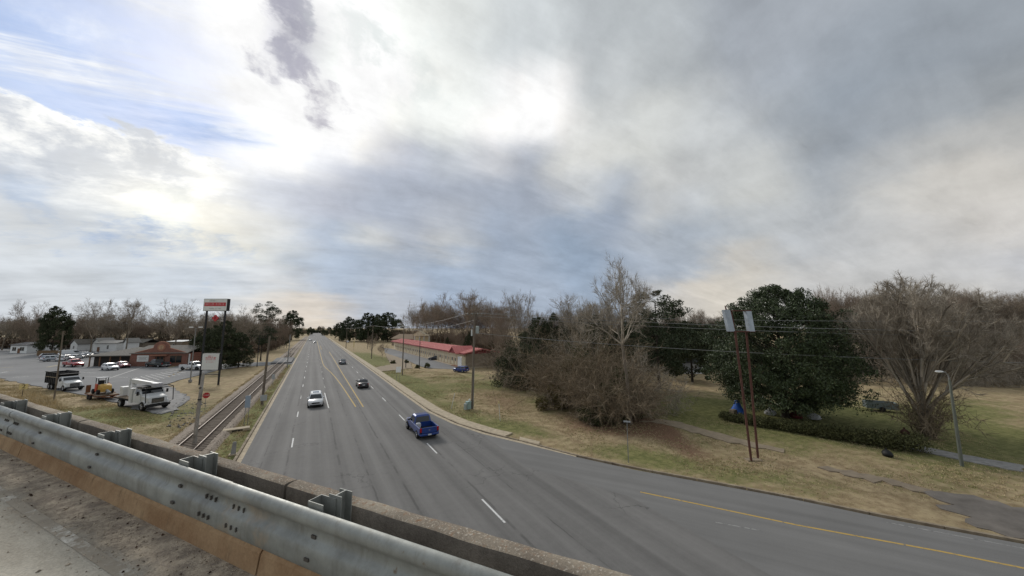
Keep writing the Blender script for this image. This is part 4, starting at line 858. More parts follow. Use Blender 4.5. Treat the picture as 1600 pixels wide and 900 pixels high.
VL = px_poly([(0, 592), (60, 605), (133, 618), (222, 642), (262, 652), (285, 640), (300, 690), (230, 700), (0, 640)])
tufts('grass', 'tufts of dry straw coloured grass on the verges', [(VR, .7), (VL, .35)], 22000, .11, 'grass_dry')
tufts('grass', 'tufts of green grass scattered on the verges', [(VR, .6), (VL, .25), ([(-5.2, 30), (-5.2, 118), (-7.2, 118), (-7.4, 30)], .10)], 9000, .10, 'grass_green')
tufts('grass', 'straw coloured weeds along both sides of the railway', [([(-12.2, 30), (-11.2, 120), (-10.4, 120), (-11.0, 30)], .5), ([(-7.3, 30), (-6.2, 120), (-5.4, 120), (-5.6, 30)], .4)], 5000, .2, 'grass_dry')
tufts('weeds', 'tall dry weeds on the bank behind the parapet', [(px_poly([(0, 607), (60, 612), (110, 640), (60, 640), (0, 625)]), .5)], 1200, .8, 'grass_dry')
# ---------------------------------------------------------------- railway
rw = thing('railway_track', 'single railway track on ballast beside the highway', 'railway', (0, 0, 0))
def track_x(y): return -9.30 + .0125 * (y - 30) if y < 150 else -7.8 + .004 * (y - 150)
bal = MB(); ys = [-20, 10, 30, 50, 70, 90, 110, 123.5]; ys2 = [151, 170, 200, 300, 500]
for Y in (ys, ys2):
    rings = [[(track_x(y)-2.9, y, -.15), (track_x(y)-1.75, y, .20), (track_x(y)+1.75, y, .20), (track_x(y)+2.3, y, -.15)] for y in Y]; bal.loft(rings)
struct(bal.build('ballast_bed', MATS['ballast']))
mat('rail_steel', (0.115, 0.085, 0.066), .6, .5, var=.3, scale=3); mat('rail_top', (0.20, 0.165, 0.14), .55, .4)
mat('sleeper', (0.15, 0.122, 0.10), .95, col2=(0.27, 0.225, 0.18), scale=2.5, stretch=(1, 6, 6))
for sgn in (-1, 1):
    m_ = MB(); cap_ = MB(); yy = [-20, 10, 30, 50, 70, 90, 110, 130, 150, 200, 300, 500]
    for z0, z1, w in ((.30, .318, .07), (.318, .43, .012), (.43, .47, .036)): m_.loft([[(track_x(y)+sgn*.7525-w, y, z0), (track_x(y)+sgn*.7525+w, y, z0), (track_x(y)+sgn*.7525+w, y, z1), (track_x(y)+sgn*.7525-w, y, z1)] for y in yy])
    r_ = m_.build('rail', MATS['rail_steel'], rw)
    cap_.loft([[(track_x(y)+sgn*.7525-.03, y, .4702), (track_x(y)+sgn*.7525+.03, y, .4702), (track_x(y)+sgn*.7525+.03, y, .476), (track_x(y)+sgn*.7525-.03, y, .476)] for y in yy]); cap_.build('rail_head', MATS['rail_top'], r_)
slm = MB().bevbox(-1.3, 1.3, -.115, .115, .13, .30, .015).mesh('sleeper'); slm.materials.append(MATS['sleeper'])
y_ = 26.0; k = 0
while y_ < 175:
    if not (124 < y_ < 150.5):
        o = obj('sleeper', slm, None, rw); o.location = (track_x(y_) + random.uniform(-.05, .05), y_, random.uniform(-.015, .01)); o.rotation_euler = (0, 0, random.uniform(-.02, .02))
    y_ += .56; k += 1
struct(MB().box(track_x(137)-2.6, track_x(137)+2.6, 127, 147, .0, .455).build('crossing_panel', MATS['asphalt_lot']))
pts, sz = [], []
for i in range(9000):
    y = random.uniform(28, 118); x = track_x(y) + random.uniform(-2.6, 2.1); pts.append((x, y, .2 - max(0, abs(x - track_x(y)) - 1.7) * .33)); sz.append(random.uniform(.025, .06))
rubble('ballast_stones', pts, sz, mat('stone', (0.24, 0.195, 0.155), .95, island=.6), 'loose grey ballast stones between the rails', 'gravel')
pts, sz = [], []
for i in range(420):
    p = G(random.uniform(262, 325), random.uniform(622, 668)); pts.append((p.x, p.y, 0)); sz.append(.04 + .22 * random.random() ** 5)
rubble('rubble', pts, sz, mat('rubble', (0.22, 0.205, 0.185), .95, island=.5), 'broken concrete rubble on the bank beside the railway')
# ---------------------------------------------------------------- poles, lamps, wires
mat('wood_pole', (0.115, 0.092, 0.07), .95, col2=(0.205, 0.172, 0.135), scale=2, stretch=(4, 4, .3)); mat('grey_pole', (0.26, 0.26, 0.25), .7, .3, var=.2)
mat('dark_metal', (0.035, 0.036, 0.038), .6, .3, var=.2); mat('white_paint', (0.62, 0.62, 0.60), .5, var=.08); mat('lamp_glass', (0.72, 0.72, 0.70), .25); mat('rust', (0.075, 0.036, 0.028), .9, col2=(0.145, 0.066, 0.05), scale=3)
mat('sheet_metal', (0.40, 0.45, 0.50), .45, .35, var=.22, scale=1.5); mat('transformer_grey', (0.36, 0.40, 0.38), .6, var=.12); mat('wire', (0.045, 0.042, 0.040), .7); mat('wire_light', (0.26, 0.26, 0.25), .6)
mat('sign_white', (0.66, 0.67, 0.64), .5, var=.06); mat('sign_back', (0.42, 0.44, 0.45), .5, .4, var=.1); mat('stop_red', (0.42, 0.025, 0.03), .5); mat('sign_blue', (0.30, 0.37, 0.45), .5); mat('sign_yellow', (0.66, 0.55, 0.26), .6); mat('black', (0.012, 0.012, 0.012), .6)
mat('trim_bright', (0.85, 0.85, 0.84), .5); mat('pylon_white', (0.72, 0.74, 0.70), .55, var=.10, scale=1.2); mat('pylon_red', (0.50, 0.055, 0.06), .5, var=.1); mat('pylon_pink', (0.60, 0.30, 0.29), .5)
def utility_pole(name, label, base, top_y, r=.15, lean=None, arm=0.0, m='wood_pole', parts=None, h=None, group=None):
    p = G(*base); h = h or height_at(p, top_y); t = thing(name, label, 'pole', p, 0, group); lx, ly = lean or (0, 0)
    MB().tube([(0, 0, -.3), (lx*.5, ly*.5, h*.5), (lx, ly, h)], [r, r*.88, r*.72], 10).build('shaft', MATS[m], t, smooth=40)
    if arm:
        a_ = MB(); a_.cbox((lx, ly, h - .45), (arm, .11, .13)); a_.build('crossarm', MATS['wood_pole'], t)
        for q in (-.9, -.35, .35, .9):
            MB().tube([(lx + q*arm/2, ly, h-.385), (lx + q*arm/2, ly, h-.30), (lx + q*arm/2, ly, h-.16)], [.03, .06, .035], 6).build('insulator', MATS['transformer_grey'], t)
    return t, p, h
mp_t, MP, MH = utility_pole('utility_pole', 'tall wooden utility pole with transformer on the verge before the motel', (737.5, 638), 487, .17, (.25, 0), 2.4)
MB().tube([(.62, -.1, MH-3.1), (.62, -.1, MH-3.0), (.62, -.1, MH-2.1), (.62, -.1, MH-2.0)], [.2, .24, .24, .15], 12).build('transformer', MATS['transformer_grey'], mp_t)
MB().tube([(-.28, -.2, MH-3.4), (-.28, -.2, MH-2.5)], .11, 8).build('cutout', MATS['sign_white'], mp_t)
MB().tube([(.1, -.17, 0), (.18, -.16, 5.5)], .05, 6).build('conduit', MATS['grey_pole'], mp_t)
MB().tube([(.25, 0, MH-1), (4.2, .8, 0)], .012, 4).build('guy_wire', MATS['wire'], mp_t)
bx = thing('utility_cabinet', 'pale teal utility pedestal at the foot of the transformer pole', 'cabinet', MP + Vector((-.62, -.15, 0)), .2)
mat('teal_box', (0.30, 0.40, 0.38), .6, var=.1)
MB().bevbox(-.3, .3, -.3, .3, 0, .95, .04).build('body', MATS['teal_box'], bx); MB().bevbox(-.33, .33, -.33, .33, .95, 1.03, .03).build('lid', MATS['teal_box'], bx); MB().tube([(.2, 0, 1.03), (.2, 0, 1.25), (.2, 0, 1.32)], [.14, .14, .05], 10).build('meter', MATS['sign_white'], bx); MB().bevbox(-.62, -.34, -.2, .2, 0, .8, .03).build('side_box', MATS['transformer_grey'], bx)
P2_ = utility_pole('utility_pole', 'slim wooden pole beside the white sign before the motel', (628.5, 586), 508, .14, (0, 0), 2.0)
P3_ = utility_pole('utility_pole', 'short dark pole at the edge of the motel lot', (655, 576), 528, .10, m='dark_metal')
P4_ = utility_pole('utility_pole', 'wooden utility pole on the lawn beside the narrow bare tree', (580.5, 560), 508, .15, (0, 0), 2.2)
P5_ = utility_pole('utility_pole', 'distant utility pole right of the road by the far pines', (540.5, 545), 512, .17, (0, 0), 2.4)
P6_ = utility_pole('utility_pole', 'thin distant pole between the pines and the lawn', (574, 545), 518, .12)
Q1 = utility_pole('utility_pole', 'dark steel and wood pole between the track and the highway', (409, 632), 525, .17, (.25, .3), 0)
Q2 = utility_pole('utility_pole', 'pale thin pole at the level crossing beside the highway', (448.5, 574), 523, .13, (.2, 0), 0, 'grey_pole')
Q3 = utility_pole('utility_pole', 'dark thin pole beside the crossing street', (401.5, 573), 524, .10, (0, 0), 0, 'dark_metal')
Q4 = utility_pole('utility_pole', 'wooden pole leaning on the bank in front of the dump truck', (84, 627), 517, .10, (-.1, 0), 0)
# stub pole made of grey sections next to the bridge
p = G(303, 697); t = thing('broken_pole', 'weathered grey wooden pole beside the track close to the bridge', 'pole', p); hh = height_at(p, 582)
mat('pole_patch', (0.20, 0.18, 0.155), .9, col2=(0.44, 0.41, 0.37), scale=1.6)
MB().tube([(0, 0, -.3), (.05, 0, hh*.5), (.12, 0, hh*.96), (.14, 0, hh)], [.17, .15, .13, .05], 9).build('shaft', MATS['pole_patch'], t, smooth=40)
for z in (.62, .78): MB().tube([(.06, 0, hh*z), (.06, 0, hh*z+.12)], .16, 9).build('band', MATS['dark_metal'], t)
# parking-lot lamp with two heads
p = G(297, 597); t = thing('lot_lamp', 'tall parking lot lamp with two heads left of the pylon sign', 'street lamp', p); hh = height_at(p, 512)
MB().tube([(0, 0, -.2), (0, 0, hh)], [.11, .07], 8).build('shaft', MATS['grey_pole'], t); MB().cbox((0, 0, .25), (.5, .5, .5)).build('footing', MATS['concrete_grey'], t)
for sgn in (-1, 1):
    MB().tube([(0, 0, hh-.1), (sgn*.5, 0, hh+.05)], .035, 5).build('arm', MATS['grey_pole'], t); MB().bevbox(sgn*.75-.32, sgn*.75+.32, -.22, .22, hh-.05, hh+.2, .05).build('lamp_head', MATS['lamp_glass'], t)
# cobra-head lamp at the right
p = G(1503, 727); t = thing('street_lamp', 'tall street lamp with bent arm on the right verge', 'street lamp', p, math.radians(0)); hh = height_at(p, 583)
cv = Vector((-math.cos(YAW), math.sin(YAW), 0))
MB().tube([(0, 0, -.2), (0, 0, hh*.5), (0, 0, hh-.5)], [.12, .10, .075], 9).build('shaft', mat('lamp_shaft', (0.14, 0.15, 0.125), .8, var=.3, stretch=(3, 3, .3)), t, smooth=40)
MB().tube([(0, 0, hh-.6), (cv.x*.04, cv.y*.04, hh-.2), (cv.x*.25, cv.y*.25, hh+.08), (cv.x*.6, cv.y*.6, hh+.12)], .045, 7).build('arm', MATS['grey_pole'], t, smooth=50)
MB().loft([[(cv.x*d - cv.y*w, cv.y*d + cv.x*w, hh+.12+z) for w, z in ((-wd, -.03), (-wd*.6, th), (wd*.6, th), (wd, -.03), (wd*.5, -.1*(wd>.05)), (-wd*.5, -.1*(wd>.05)))] for d, wd, th in ((.45, .05, .05), (.65, .11, .09), (.95, .12, .08), (1.08, .05, .03))]).build('lamp_head', MATS['lamp_glass'], t, smooth=50)
# far pole at the right that the wires run to
RP = Vector((63, -1.5, 0)); t = thing('utility_pole', 'wooden utility pole at the far right that the wires run to', 'pole', RP); MB().tube([(0, 0, -.3), (0, 0, 12.1)], [.17, .12], 9).build('shaft', MATS['wood_pole'], t); MB().cbox((0, 0, 11.35), (.12, 2.4, .13)).build('crossarm', MATS['wood_pole'], t)
def wire(label, a_, b_, sag, r=.02, m='wire_light', group='power lines over the verge'):
    a_, b_ = Vector(a_), Vector(b_); pts = [a_.lerp(b_, i/16) - Vector((0, 0, sag*4*(i/16)*(1-i/16))) for i in range(17)]
    return tag(MB().tube(pts, r, 4).build('power_line', MATS[m], None), label, 'power line', group)
tp = MP + Vector((.25, 0, MH))
wire('topmost power line running right from the transformer pole', tp + Vector((.6, 0, -.16)), RP + Vector((0, 0, 11.6)), .45, .018)
wire('second power line from the top right of the transformer pole', tp + Vector((-.3, 0, -.2)), RP + Vector((0, -.8, 10.4)), .5, .024)
wire('third power line from the top right of the transformer pole', tp + Vector((.2, .1, -.55)), RP + Vector((0, .6, 10.05)), .6, .024)
wire('lowest cable running right from the transformer pole', tp + Vector((0, -.1, -3.0)), RP + Vector((0, .2, 7.7)), .7, .026)
p2t = P2_[1] + Vector((0, 0, P2_[2])); p4t = P4_[1] + Vector((0, 0, P4_[2])); p5t = P5_[1] + Vector((0, 0, P5_[2]))
wire('upper power line from the transformer pole to the slim pole', tp + Vector((-1, 0, -.2)), p2t + Vector((-.8, 0, -.2)), .5, .018)
wire('lower power line from the transformer pole to the slim pole', tp + Vector((.2, 0, -1.1)), p2t + Vector((0, 0, -1.0)), .7, .02)
wire('cable from the slim pole to the pole on the lawn', p2t + Vector((.5, 0, -.2)), p4t + Vector((.5, 0, -.2)), .4, .022)
wire('cable from the lawn pole to the distant pole', p4t + Vector((-.5, 0, -.2)), p5t + Vector((-.5, 0, -.2)), .5, .03)
# ---------------------------------------------------------------- signs
# rusty sign skeleton on two posts
pa, pb = G(1174, 719), G(1184.5, 715.5); fr = thing('skeleton_sign', 'rusty steel sign frame on two posts with empty middle', 'sign', (pa + pb) / 2)
la, lb = pa - (pa + pb)/2, pb - (pa + pb)/2; hz = height_at(pa, 519); ht = height_at(pa, 484)
rv = Vector((math.cos(YAW), -math.sin(YAW), 0)); fv = Vector((math.sin(YAW), math.cos(YAW), 0))
dl = -rv * .55 ; dr = -rv * .15
for q, dd in ((la, dl), (lb, dr)): MB().tube([tuple(q - Vector((0, 0, .3))), tuple(q + dd*.5 + Vector((0, 0, hz*.5))), tuple(q + dd + Vector((0, 0, hz + .1)))], .095, 8).build('post', MATS['rust'], fr, smooth=40)
cc = (la + lb)/2 + (dl + dr)/2
def fbox(name, u0, u1, v0, v1, z0, z1, m, sh=0.0):
    P_ = []
    for z in (z0, z1):
        k = sh * (z - hz)
        for u, v in ((u0, v0), (u1, v0), (u1, v1), (u0, v1)): P_.append(cc + rv*(u + k) + fv*v + Vector((0, 0, z)))
    return MB().add(P_, [(3,2,1,0),(4,5,6,7),(0,1,5,4),(1,2,6,5),(2,3,7,6),(3,0,4,7)]).build(name, MATS[m], fr)
fbox('bottom_beam', -1.05, 1.2, -.2, .2, hz, hz + .10, 'rust'); fbox('top_beam', -1.15, 1.0, -.12, .12, ht - .12, ht - .02, 'rust', 0)
fbox('end_panel', -1.12, -.62, -.22, .18, hz + .06, ht, 'sheet_metal', -.16); fbox('end_panel', .66, 1.12, -.22, .18, hz + .06, ht - .12, 'sheet_metal', -.1)
fbox('brace', -.55, -.47, -.06, .06, hz + .1, ht - .12, 'rust', -.1); fbox('brace', -.92, -.84, .0, .06, ht - .1, ht + .38, 'rust', -.13)
fbox('footing', -.4, .8, -.3, .3, -.1, .0, 'path')
# pylon sign
pl, pr_ = G(311.5, 601), G(341, 601); t = thing('pylon_sign', 'tall two-post roadside sign with white and red panel', 'sign', (pl + pr_)/2); o_ = (pl + pr_)/2
ux = (pr_ - pl).normalized(); uy = Vector((-ux.y, ux.x, 0)); hw = (pr_ - pl).length / 2; t_top = height_at(pl, 467); t_bot = height_at(pl, 486)
def sbox(mb, u0, u1, v0, v1, z0, z1): return mb.add([ux*u + uy*v + Vector((0, 0, z)) for z in (z0, z1) for u, v in ((u0, v0), (u1, v0), (u1, v1), (u0, v1))], [(3,2,1,0),(4,5,6,7),(0,1,5,4),(1,2,6,5),(2,3,7,6),(3,0,4,7)])
for sgn in (-1, 1): sbox(MB(), sgn*hw-.12, sgn*hw+.12, -.12, .12, -.3, t_bot + .1).build('post', MATS['dark_metal'], t)
W2 = hw * 1.28
cab = sbox(MB(), -W2, W2, -.35, .35, t_bot, t_top).build('cabinet', MATS['dark_metal'], t)
sbox(MB(), -W2+.06, W2-.06, -.37, -.352, t_bot+.06, t_top-.06).build('sign_face', MATS['pylon_white'], cab)
zm, hh2 = (t_top + t_bot)/2 + .08, (t_top - t_bot)
sbox(MB(), -W2+.2, W2-.25, -.385, -.372, zm-hh2*.14, zm+hh2*.16).build('red_band', MATS['pylon_red'], cab)
def scribble(z, u0, u1, hgt, m, v, n, parent):
    s_ = MB(); u = u0
    while u < u1 - .05:
        w = random.uniform(.6, 1.1) * (u1-u0)/n; k = random.random()
        if k < .85: 
            sbox(s_, u, u + w*.22, v-.012, v, z, z + hgt)
            if k < .55: sbox(s_, u + w*.22, u + w*.62, v-.012, v, z + hgt*random.choice((.05, .42, .8)), z + hgt)
        u += w*.9
    s_.build('lettering', MATS[m], parent)
scribble(zm-hh2*.075, -W2+.3, -.15, hh2*.17, 'pylon_pink', -.386, 8, cab); scribble(zm-hh2*.075, .15, W2-.35, hh2*.17, 'pylon_pink', -.386, 7, cab)
scribble(t_top-hh2*.22, -W2*.55, W2*.1, hh2*.08, 'transformer_grey', -.373, 10, cab); scribble(t_bot+hh2*.14, -W2*.5, W2*.5, hh2*.08, 'transformer_grey', -.373, 14, cab)
zd = height_at(pl, 497); dm_ = MB(); R_ = hw*.36
dm_.extrude([(0, R_), (R_, 0), (0, -R_), (-R_, 0)], -uy*.12 + Vector((0, 0, zd)), ux, Vector((0, 0, 1)), uy, .24); dia = dm_.build('diamond_emblem', MATS['pylon_red'], t)
dk_ = MB(); dk_.extrude([(-R_*.16, R_*.42), (R_*.16, R_*.42), (R_*.16, -R_*.42), (-R_*.16, -R_*.42)], -uy*.135 + Vector((0, 0, zd)), ux, Vector((0, 0, 1)), uy, .012); dk_.build('emblem_mark', mat('dark_red', (0.16, 0.02, 0.022), .6), dia)
for z in (zd + R_*.3, zd - R_*.3): sbox(MB(), -hw, hw, .02, .10, z-.04, z+.04).build('cross_bar', MATS['dark_metal'], t)
bt, bb = height_at(pl, 552), height_at(pl, 578)
brd = sbox(MB(), -hw+.18, hw-.12, -.2, .2, bb, bt).build('letter_board', MATS['dark_metal'], t); sbox(MB(), -hw+.24, hw-.18, -.22, -.202, bb+.06, bt-.06).build('board_face', MATS['sign_white'], brd)
scribble(bt-(bt-bb)*.42, -hw*.5, hw*.6, (bt-bb)*.2, 'pylon_red', -.221, 9, brd); scribble(bt-(bt-bb)*.22, -hw*.3, hw*.4, (bt-bb)*.09, 'pylon_pink', -.221, 7, brd); scribble(bt-(bt-bb)*.55, -hw*.4, hw*.4, (bt-bb)*.05, 'pylon_pink', -.221, 8, brd)
sbox(MB(), -hw, hw, -.08, .08, bb-.9, bb-.75).build('cross_bar', MATS['dark_metal'], t)
# small signs
def small_sign(name, label, base, top_y, w, h, m, shape='rect', cat='sign', posts=1, rz=None, post_m='grey_pole'):
    p = G(*base); hh = height_at(p, top_y); t = thing(name, label, cat, p, -math.atan2(p.x, p.y) if rz is None else rz)
    for u in ([0] if posts == 1 else [-w*.32, w*.32]): MB().tube([(u, .03, -.2), (u, .03, hh)], .035, 6).build('post', MATS[post_m], t)
    f_ = MB()
    if shape == 'oct': f_.extrude([(w/2/.924*math.cos(math.pi/8 + k*math.pi/4), w/2/.924*math.sin(math.pi/8 + k*math.pi/4)) for k in range(8)], (0, -.03, hh-w/2), (1, 0, 0), (0, 0, 1), (0, 1, 0), .02)
    else: f_.box(-w/2, w/2, -.03, -.005, hh-h, hh)
    return t, f_.build('panel', MATS[m], t), hh
def text(body, size, loc, m, parent, name='lettering'):
    cu = bpy.data.curves.new(name, 'FONT'); cu.body = body; cu.size = size; cu.align_x = 'CENTER'; cu.align_y = 'CENTER'; cu.extrude = .002; o0 = bpy.data.objects.new('tmp', cu); me_ = bpy.data.meshes.new_from_object(o0); bpy.data.objects.remove(o0); me_.materials.clear(); o = obj(name, me_, MATS[m], parent); o.location = loc; o.rotation_euler = (math.radians(90), 0, 0); return o
t, f_, hh = small_sign('stop_sign', 'red stop sign facing the lot exit beside the railway', (320, 640), 613.5, .72, .72, 'stop_red', 'oct'); text('STOP', .25, (0, -.036, hh-.36), 'sign_white', f_)
t, f_, hh = small_sign('number_sign', 'small yellow sign with a black number 2 on the bank', (34, 622), 600, .8, .8, 'sign_yellow', post_m='dark_metal'); text('2', .85, (0, -.036, hh-.4), 'black', f_)
small_sign('road_sign', 'pale blue upright sign on two posts between track and highway', (384, 664), 618, .5, 1.35, 'sign_blue', posts=2)
small_sign('square_sign', 'grey back of a square sign on the pole between track and highway', (411, 634), 617, .8, .8, 'sign_back')
small_sign('drive_sign', 'white square sign on the verge by the motel drive', (622, 596), 573, 1.0, 1.15, 'trim_bright', posts=2)
small_sign('marker_post', 'thin pale marker post with two small plates by the kerb', (982, 723), 657.5, .55, .12, 'sign_back')
small_sign('orange_marker', 'orange marker post by the far right kerb', (552.5, 548), 533, .35, 3.0, 'sign_yellow')
small_sign('crossing_sign', 'small pale sign beside the level crossing', (426, 603), 585, .5, .9, 'sign_back')
for base, dx, lb in (((705, 638), .9, 'thin white survey stake standing on the verge near the cabinet'), ((781.5, 657), -.35, 'leaning pale stake on the verge right of the cabinet')):
    p = G(*base); t = thing('survey_stake', lb, 'stake', p); MB().tube([(0, 0, -.1), (dx*.6, 0, 2.2)], .035, 5).build('rod', MATS['sign_white'], t); MB().cbox((dx*.58, 0, 2.1), (.09, .09, .25)).build('flag_tip', MATS['sign_yellow'], t)
p = G(634, 574.5); t = thing('bollard_post', 'dark short post by the motel drive', 'post', p); MB().tube([(0, 0, -.1), (0, 0, 1.7)], .11, 8).build('shaft', MATS['dark_metal'], t); MB().tube([(0, 0, 1.7), (0, 0, 1.78)], [.14, .06], 8).build('cap', MATS['dark_metal'], t)
# drain and culvert bits by the left kerb
p = G(372, 672); t = thing('culvert_slab', 'flat concrete drain slab beside the left kerb', 'slab', p, .1); MB().bevbox(-1.3, 1.0, -.45, .45, -.1, .22, .03).build('slab', MATS['concrete_tan'], t); MB().box(-.5, .4, -.46, -.452, -.05, .14).build('opening', MATS['black'], t)
p = G(364, 710); t = thing('concrete_marker', 'small white leaning concrete marker by the left kerb near the bridge', 'marker', p); MB().loft([[(x*k, y*k + .35*z, z) for x, y in ((-.16, -.12), (.16, -.12), (.16, .12), (-.16, .12))] for z, k in ((-.1, 1.1), (.6, .9), (.9, .8), (.96, .55))]).build('block', MATS['concrete_grey'], t); MB().box(-.3, .3, -.25, .3, -.1, .04).build('footing', MATS['concrete_tan'], t)
# ---------------------------------------------------------------- buildings
def brickm(name, c1, c2, mo, scale):
    a = NT(name, .9); br = a.n('ShaderNodeTexBrick'); br.inputs['Scale'].default_value = scale; br.inputs['Color1'].default_value = (*c1, 1); br.inputs['Color2'].default_value = (*c2, 1); br.inputs['Mortar'].default_value = (*mo, 1)
    mp_ = a.n('ShaderNodeMapping'); mp_.inputs['Rotation'].default_value = (math.radians(90), 0, 0); a.link(a.pos, mp_.inputs[0]); a.link(mp_.outputs[0], br.inputs['Vector']); return a.done(a.mul(br.outputs['Color'], a.math('MULTIPLY_ADD', a.noise(.8, 5), .6, .7)))
brickm('brick_red', (0.20, 0.082, 0.06), (0.255, 0.112, 0.082), (0.26, 0.18, 0.14), 2.2)
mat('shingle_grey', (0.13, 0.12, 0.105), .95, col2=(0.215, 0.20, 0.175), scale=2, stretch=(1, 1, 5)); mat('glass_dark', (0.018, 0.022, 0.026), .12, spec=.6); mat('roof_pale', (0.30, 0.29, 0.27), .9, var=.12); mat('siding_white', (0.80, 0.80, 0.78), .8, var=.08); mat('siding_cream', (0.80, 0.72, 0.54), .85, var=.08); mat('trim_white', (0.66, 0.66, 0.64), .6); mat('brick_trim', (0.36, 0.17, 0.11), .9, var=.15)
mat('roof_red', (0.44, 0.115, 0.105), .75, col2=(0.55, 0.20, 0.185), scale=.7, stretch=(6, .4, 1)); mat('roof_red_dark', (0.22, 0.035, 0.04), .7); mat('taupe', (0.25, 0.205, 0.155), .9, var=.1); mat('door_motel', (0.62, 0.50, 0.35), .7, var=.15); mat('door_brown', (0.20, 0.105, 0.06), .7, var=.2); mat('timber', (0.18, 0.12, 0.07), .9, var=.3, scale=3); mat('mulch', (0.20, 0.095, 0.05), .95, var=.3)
def window(t, u0, u1, z0, z1, y, n=2, fm='trim_white', name='window', out=-1):
    w_ = MB().box(u0, u1, y + out*.05, y + out*.01, z0, z1).build(name, MATS[fm], t); k = (u1-u0)/n
    for i in range(n): MB().box(u0 + i*k + .06, u0 + (i+1)*k - .06, y + out*.065, y + out*.052, z0 + .07, z1 - .07).build('pane', MATS['glass_dark'], w_)
    return w_
def gable_roof(mb, x0, x1, y0, y1, z, rise, ov=.4, th=.18, axis='x'):
    if axis == 'x': ym = (y0+y1)/2; prof = [(y0-ov, z), (ym, z+rise), (y1+ov, z), (y1+ov, z+th), (ym, z+rise+th*1.15), (y0-ov, z+th)]; mb.extrude(prof, (x0-ov, 0, 0), (0, 1, 0), (0, 0, 1), (1, 0, 0), x1-x0+2*ov)
    else: xm = (x0+x1)/2; prof = [(x0-ov, z), (xm, z+rise), (x1+ov, z), (x1+ov, z+th), (xm, z+rise+th*1.15), (x0-ov, z+th)]; mb.extrude(prof, (0, y0-ov, 0), (1, 0, 0), (0, 0, 1), (0, 1, 0), y1-y0+2*ov)
    return mb
def hip_roof(mb, x0, x1, y0, y1, z, rise, ov=.6, th=.2):
    h_ = min(x1-x0, y1-y0)/2 + ov; e = [(x0-ov, y0-ov), (x1+ov, y0-ov), (x1+ov, y1+ov), (x0-ov, y1+ov)]; ym = (y0+y1)/2
    v = [(*p, z) for p in e] + [(*p, z+th) for p in e] + [(x0-ov+h_, ym, z+th+rise), (x1+ov-h_, ym, z+th+rise)]
    return mb.add(v, [(3,2,1,0), (0,1,5,4), (1,2,6,5), (2,3,7,6), (3,0,4,7), (4,5,9,8), (5,6,9), (6,7,8,9), (7,4,8)])
# brick restaurant: front faces the lot
ra, rb = G(206, 572.6), G(291, 571.4); ux = (rb - ra).normalized(); L = (rb - ra).length
t = thing('restaurant', 'red brick restaurant with arched gable front and grey roof', 'building', ra, math.atan2(ux.y, ux.x))
eh = 3.6; MB().box(0, L, .02, 10, -.2, eh).build('wall', MATS['brick_red'], t)
pk_ = L * .52; AR = L * .145
pf = [(-.3, -.2), (L+.3, -.2), (L+.3, eh), (pk_ + AR, eh + 1.55)] + [(pk_ + AR*math.cos(a_), eh + 1.7 + AR*.82*math.sin(a_)) for a_ in np.linspace(0, math.pi, 15)] + [(pk_ - AR, eh + 1.55), (-.3, eh)]
gf_ = MB(); gf_.extrude(pf, (0, -.35, 0), (1, 0, 0), (0, 0, 1), (0, 1, 0), .35); gab = gf_.build('gable_front', MATS['brick_red'], t)
ed = MB(); outl = pf[2:-1] + [pf[-1]]
for i in range(len(outl)-1): ed.tube([(outl[i][0], -.2, outl[i][1]), (outl[i+1][0], -.2, outl[i+1][1])], .16, 5)
ed.build('coping', MATS['brick_trim'], gab)
em_ = MB(); em_.extrude([(AR*.52*math.cos(a_), AR*.52*math.sin(a_)) for a_ in np.linspace(0, 2*math.pi, 20, endpoint=False)], (pk_, -.43, eh+1.75), (1, 0, 0), (0, 0, 1), (0, 1, 0), .07); emo = em_.build('round_emblem', MATS['brick_trim'], t)
em_ = MB(); em_.extrude([(AR*.34*math.cos(a_), AR*.34*math.sin(a_)) for a_ in np.linspace(0, 2*math.pi, 20, endpoint=False)], (pk_, -.47, eh+1.75), (1, 0, 0), (0, 0, 1), (0, 1, 0), .036); em_.build('emblem_centre', mat('emblem_tan', (0.42, 0.27, 0.17), .9, var=.3, scale=2), emo)
rf = MB(); gable_roof(rf, .2, L-.2, .02, 10.5, eh, 1.9, .7); rf.build('roof', MATS['shingle_grey'], t)
wg = thing('restaurant', 'low dark wing with grey roof left of the brick restaurant', 'building', ra, math.atan2(ux.y, ux.x)); WL = 11.5
MB().box(-WL, -.32, 2.2, 14, -.2, 2.9).build('wall', mat('dark_wall', (0.055, 0.05, 0.045), .9), wg); hip_roof(MB(), -WL, 1.5, 1.2, 14, 2.9, 2.0, .9).build('roof', MATS['shingle_grey'], wg)
for i in range(5): MB().box(-WL + .2 + i*2.5, -WL + .42 + i*2.5, .6, .82, -.1, 2.95).build('porch_post', MATS['door_brown'], wg)
bn = MB().box(L*.10, L*.31, -.45, -.36, 1.35, 3.1).build('banner', MATS['sign_white'], t)
for z, w in ((2.6, .8), (2.25, .62), (1.85, .74)): MB().box(L*.205 - L*.1*w, L*.205 + L*.1*w, -.462, -.452, z-.07, z+.1).build('banner_text', mat('text_grey', (0.38, 0.35, 0.33), .8), bn)
dr = MB().box(pk_-L*.09, pk_+L*.075, -.42, -.352, 0, 2.7).build('door', MATS['black'], t)
for u in (-.07, .0, .07): MB().box(pk_+L*u-.07, pk_+L*u+.07, -.46, -.421, 0, 2.7).build('door_frame', MATS['door_brown'], dr)
MB().box(pk_-L*.16, pk_+L*.14, -1.1, -.36, 3.0, 3.25).build('awning', MATS['brick_trim'], t); window(t, L*.70, L*.92, .9, 3.0, -.35, 2, 'door_brown')
MB().bevbox(L+.4, L+.7, -.1, .2, 0, 3.4, .02).build('corner_post', MATS['trim_white'], t)
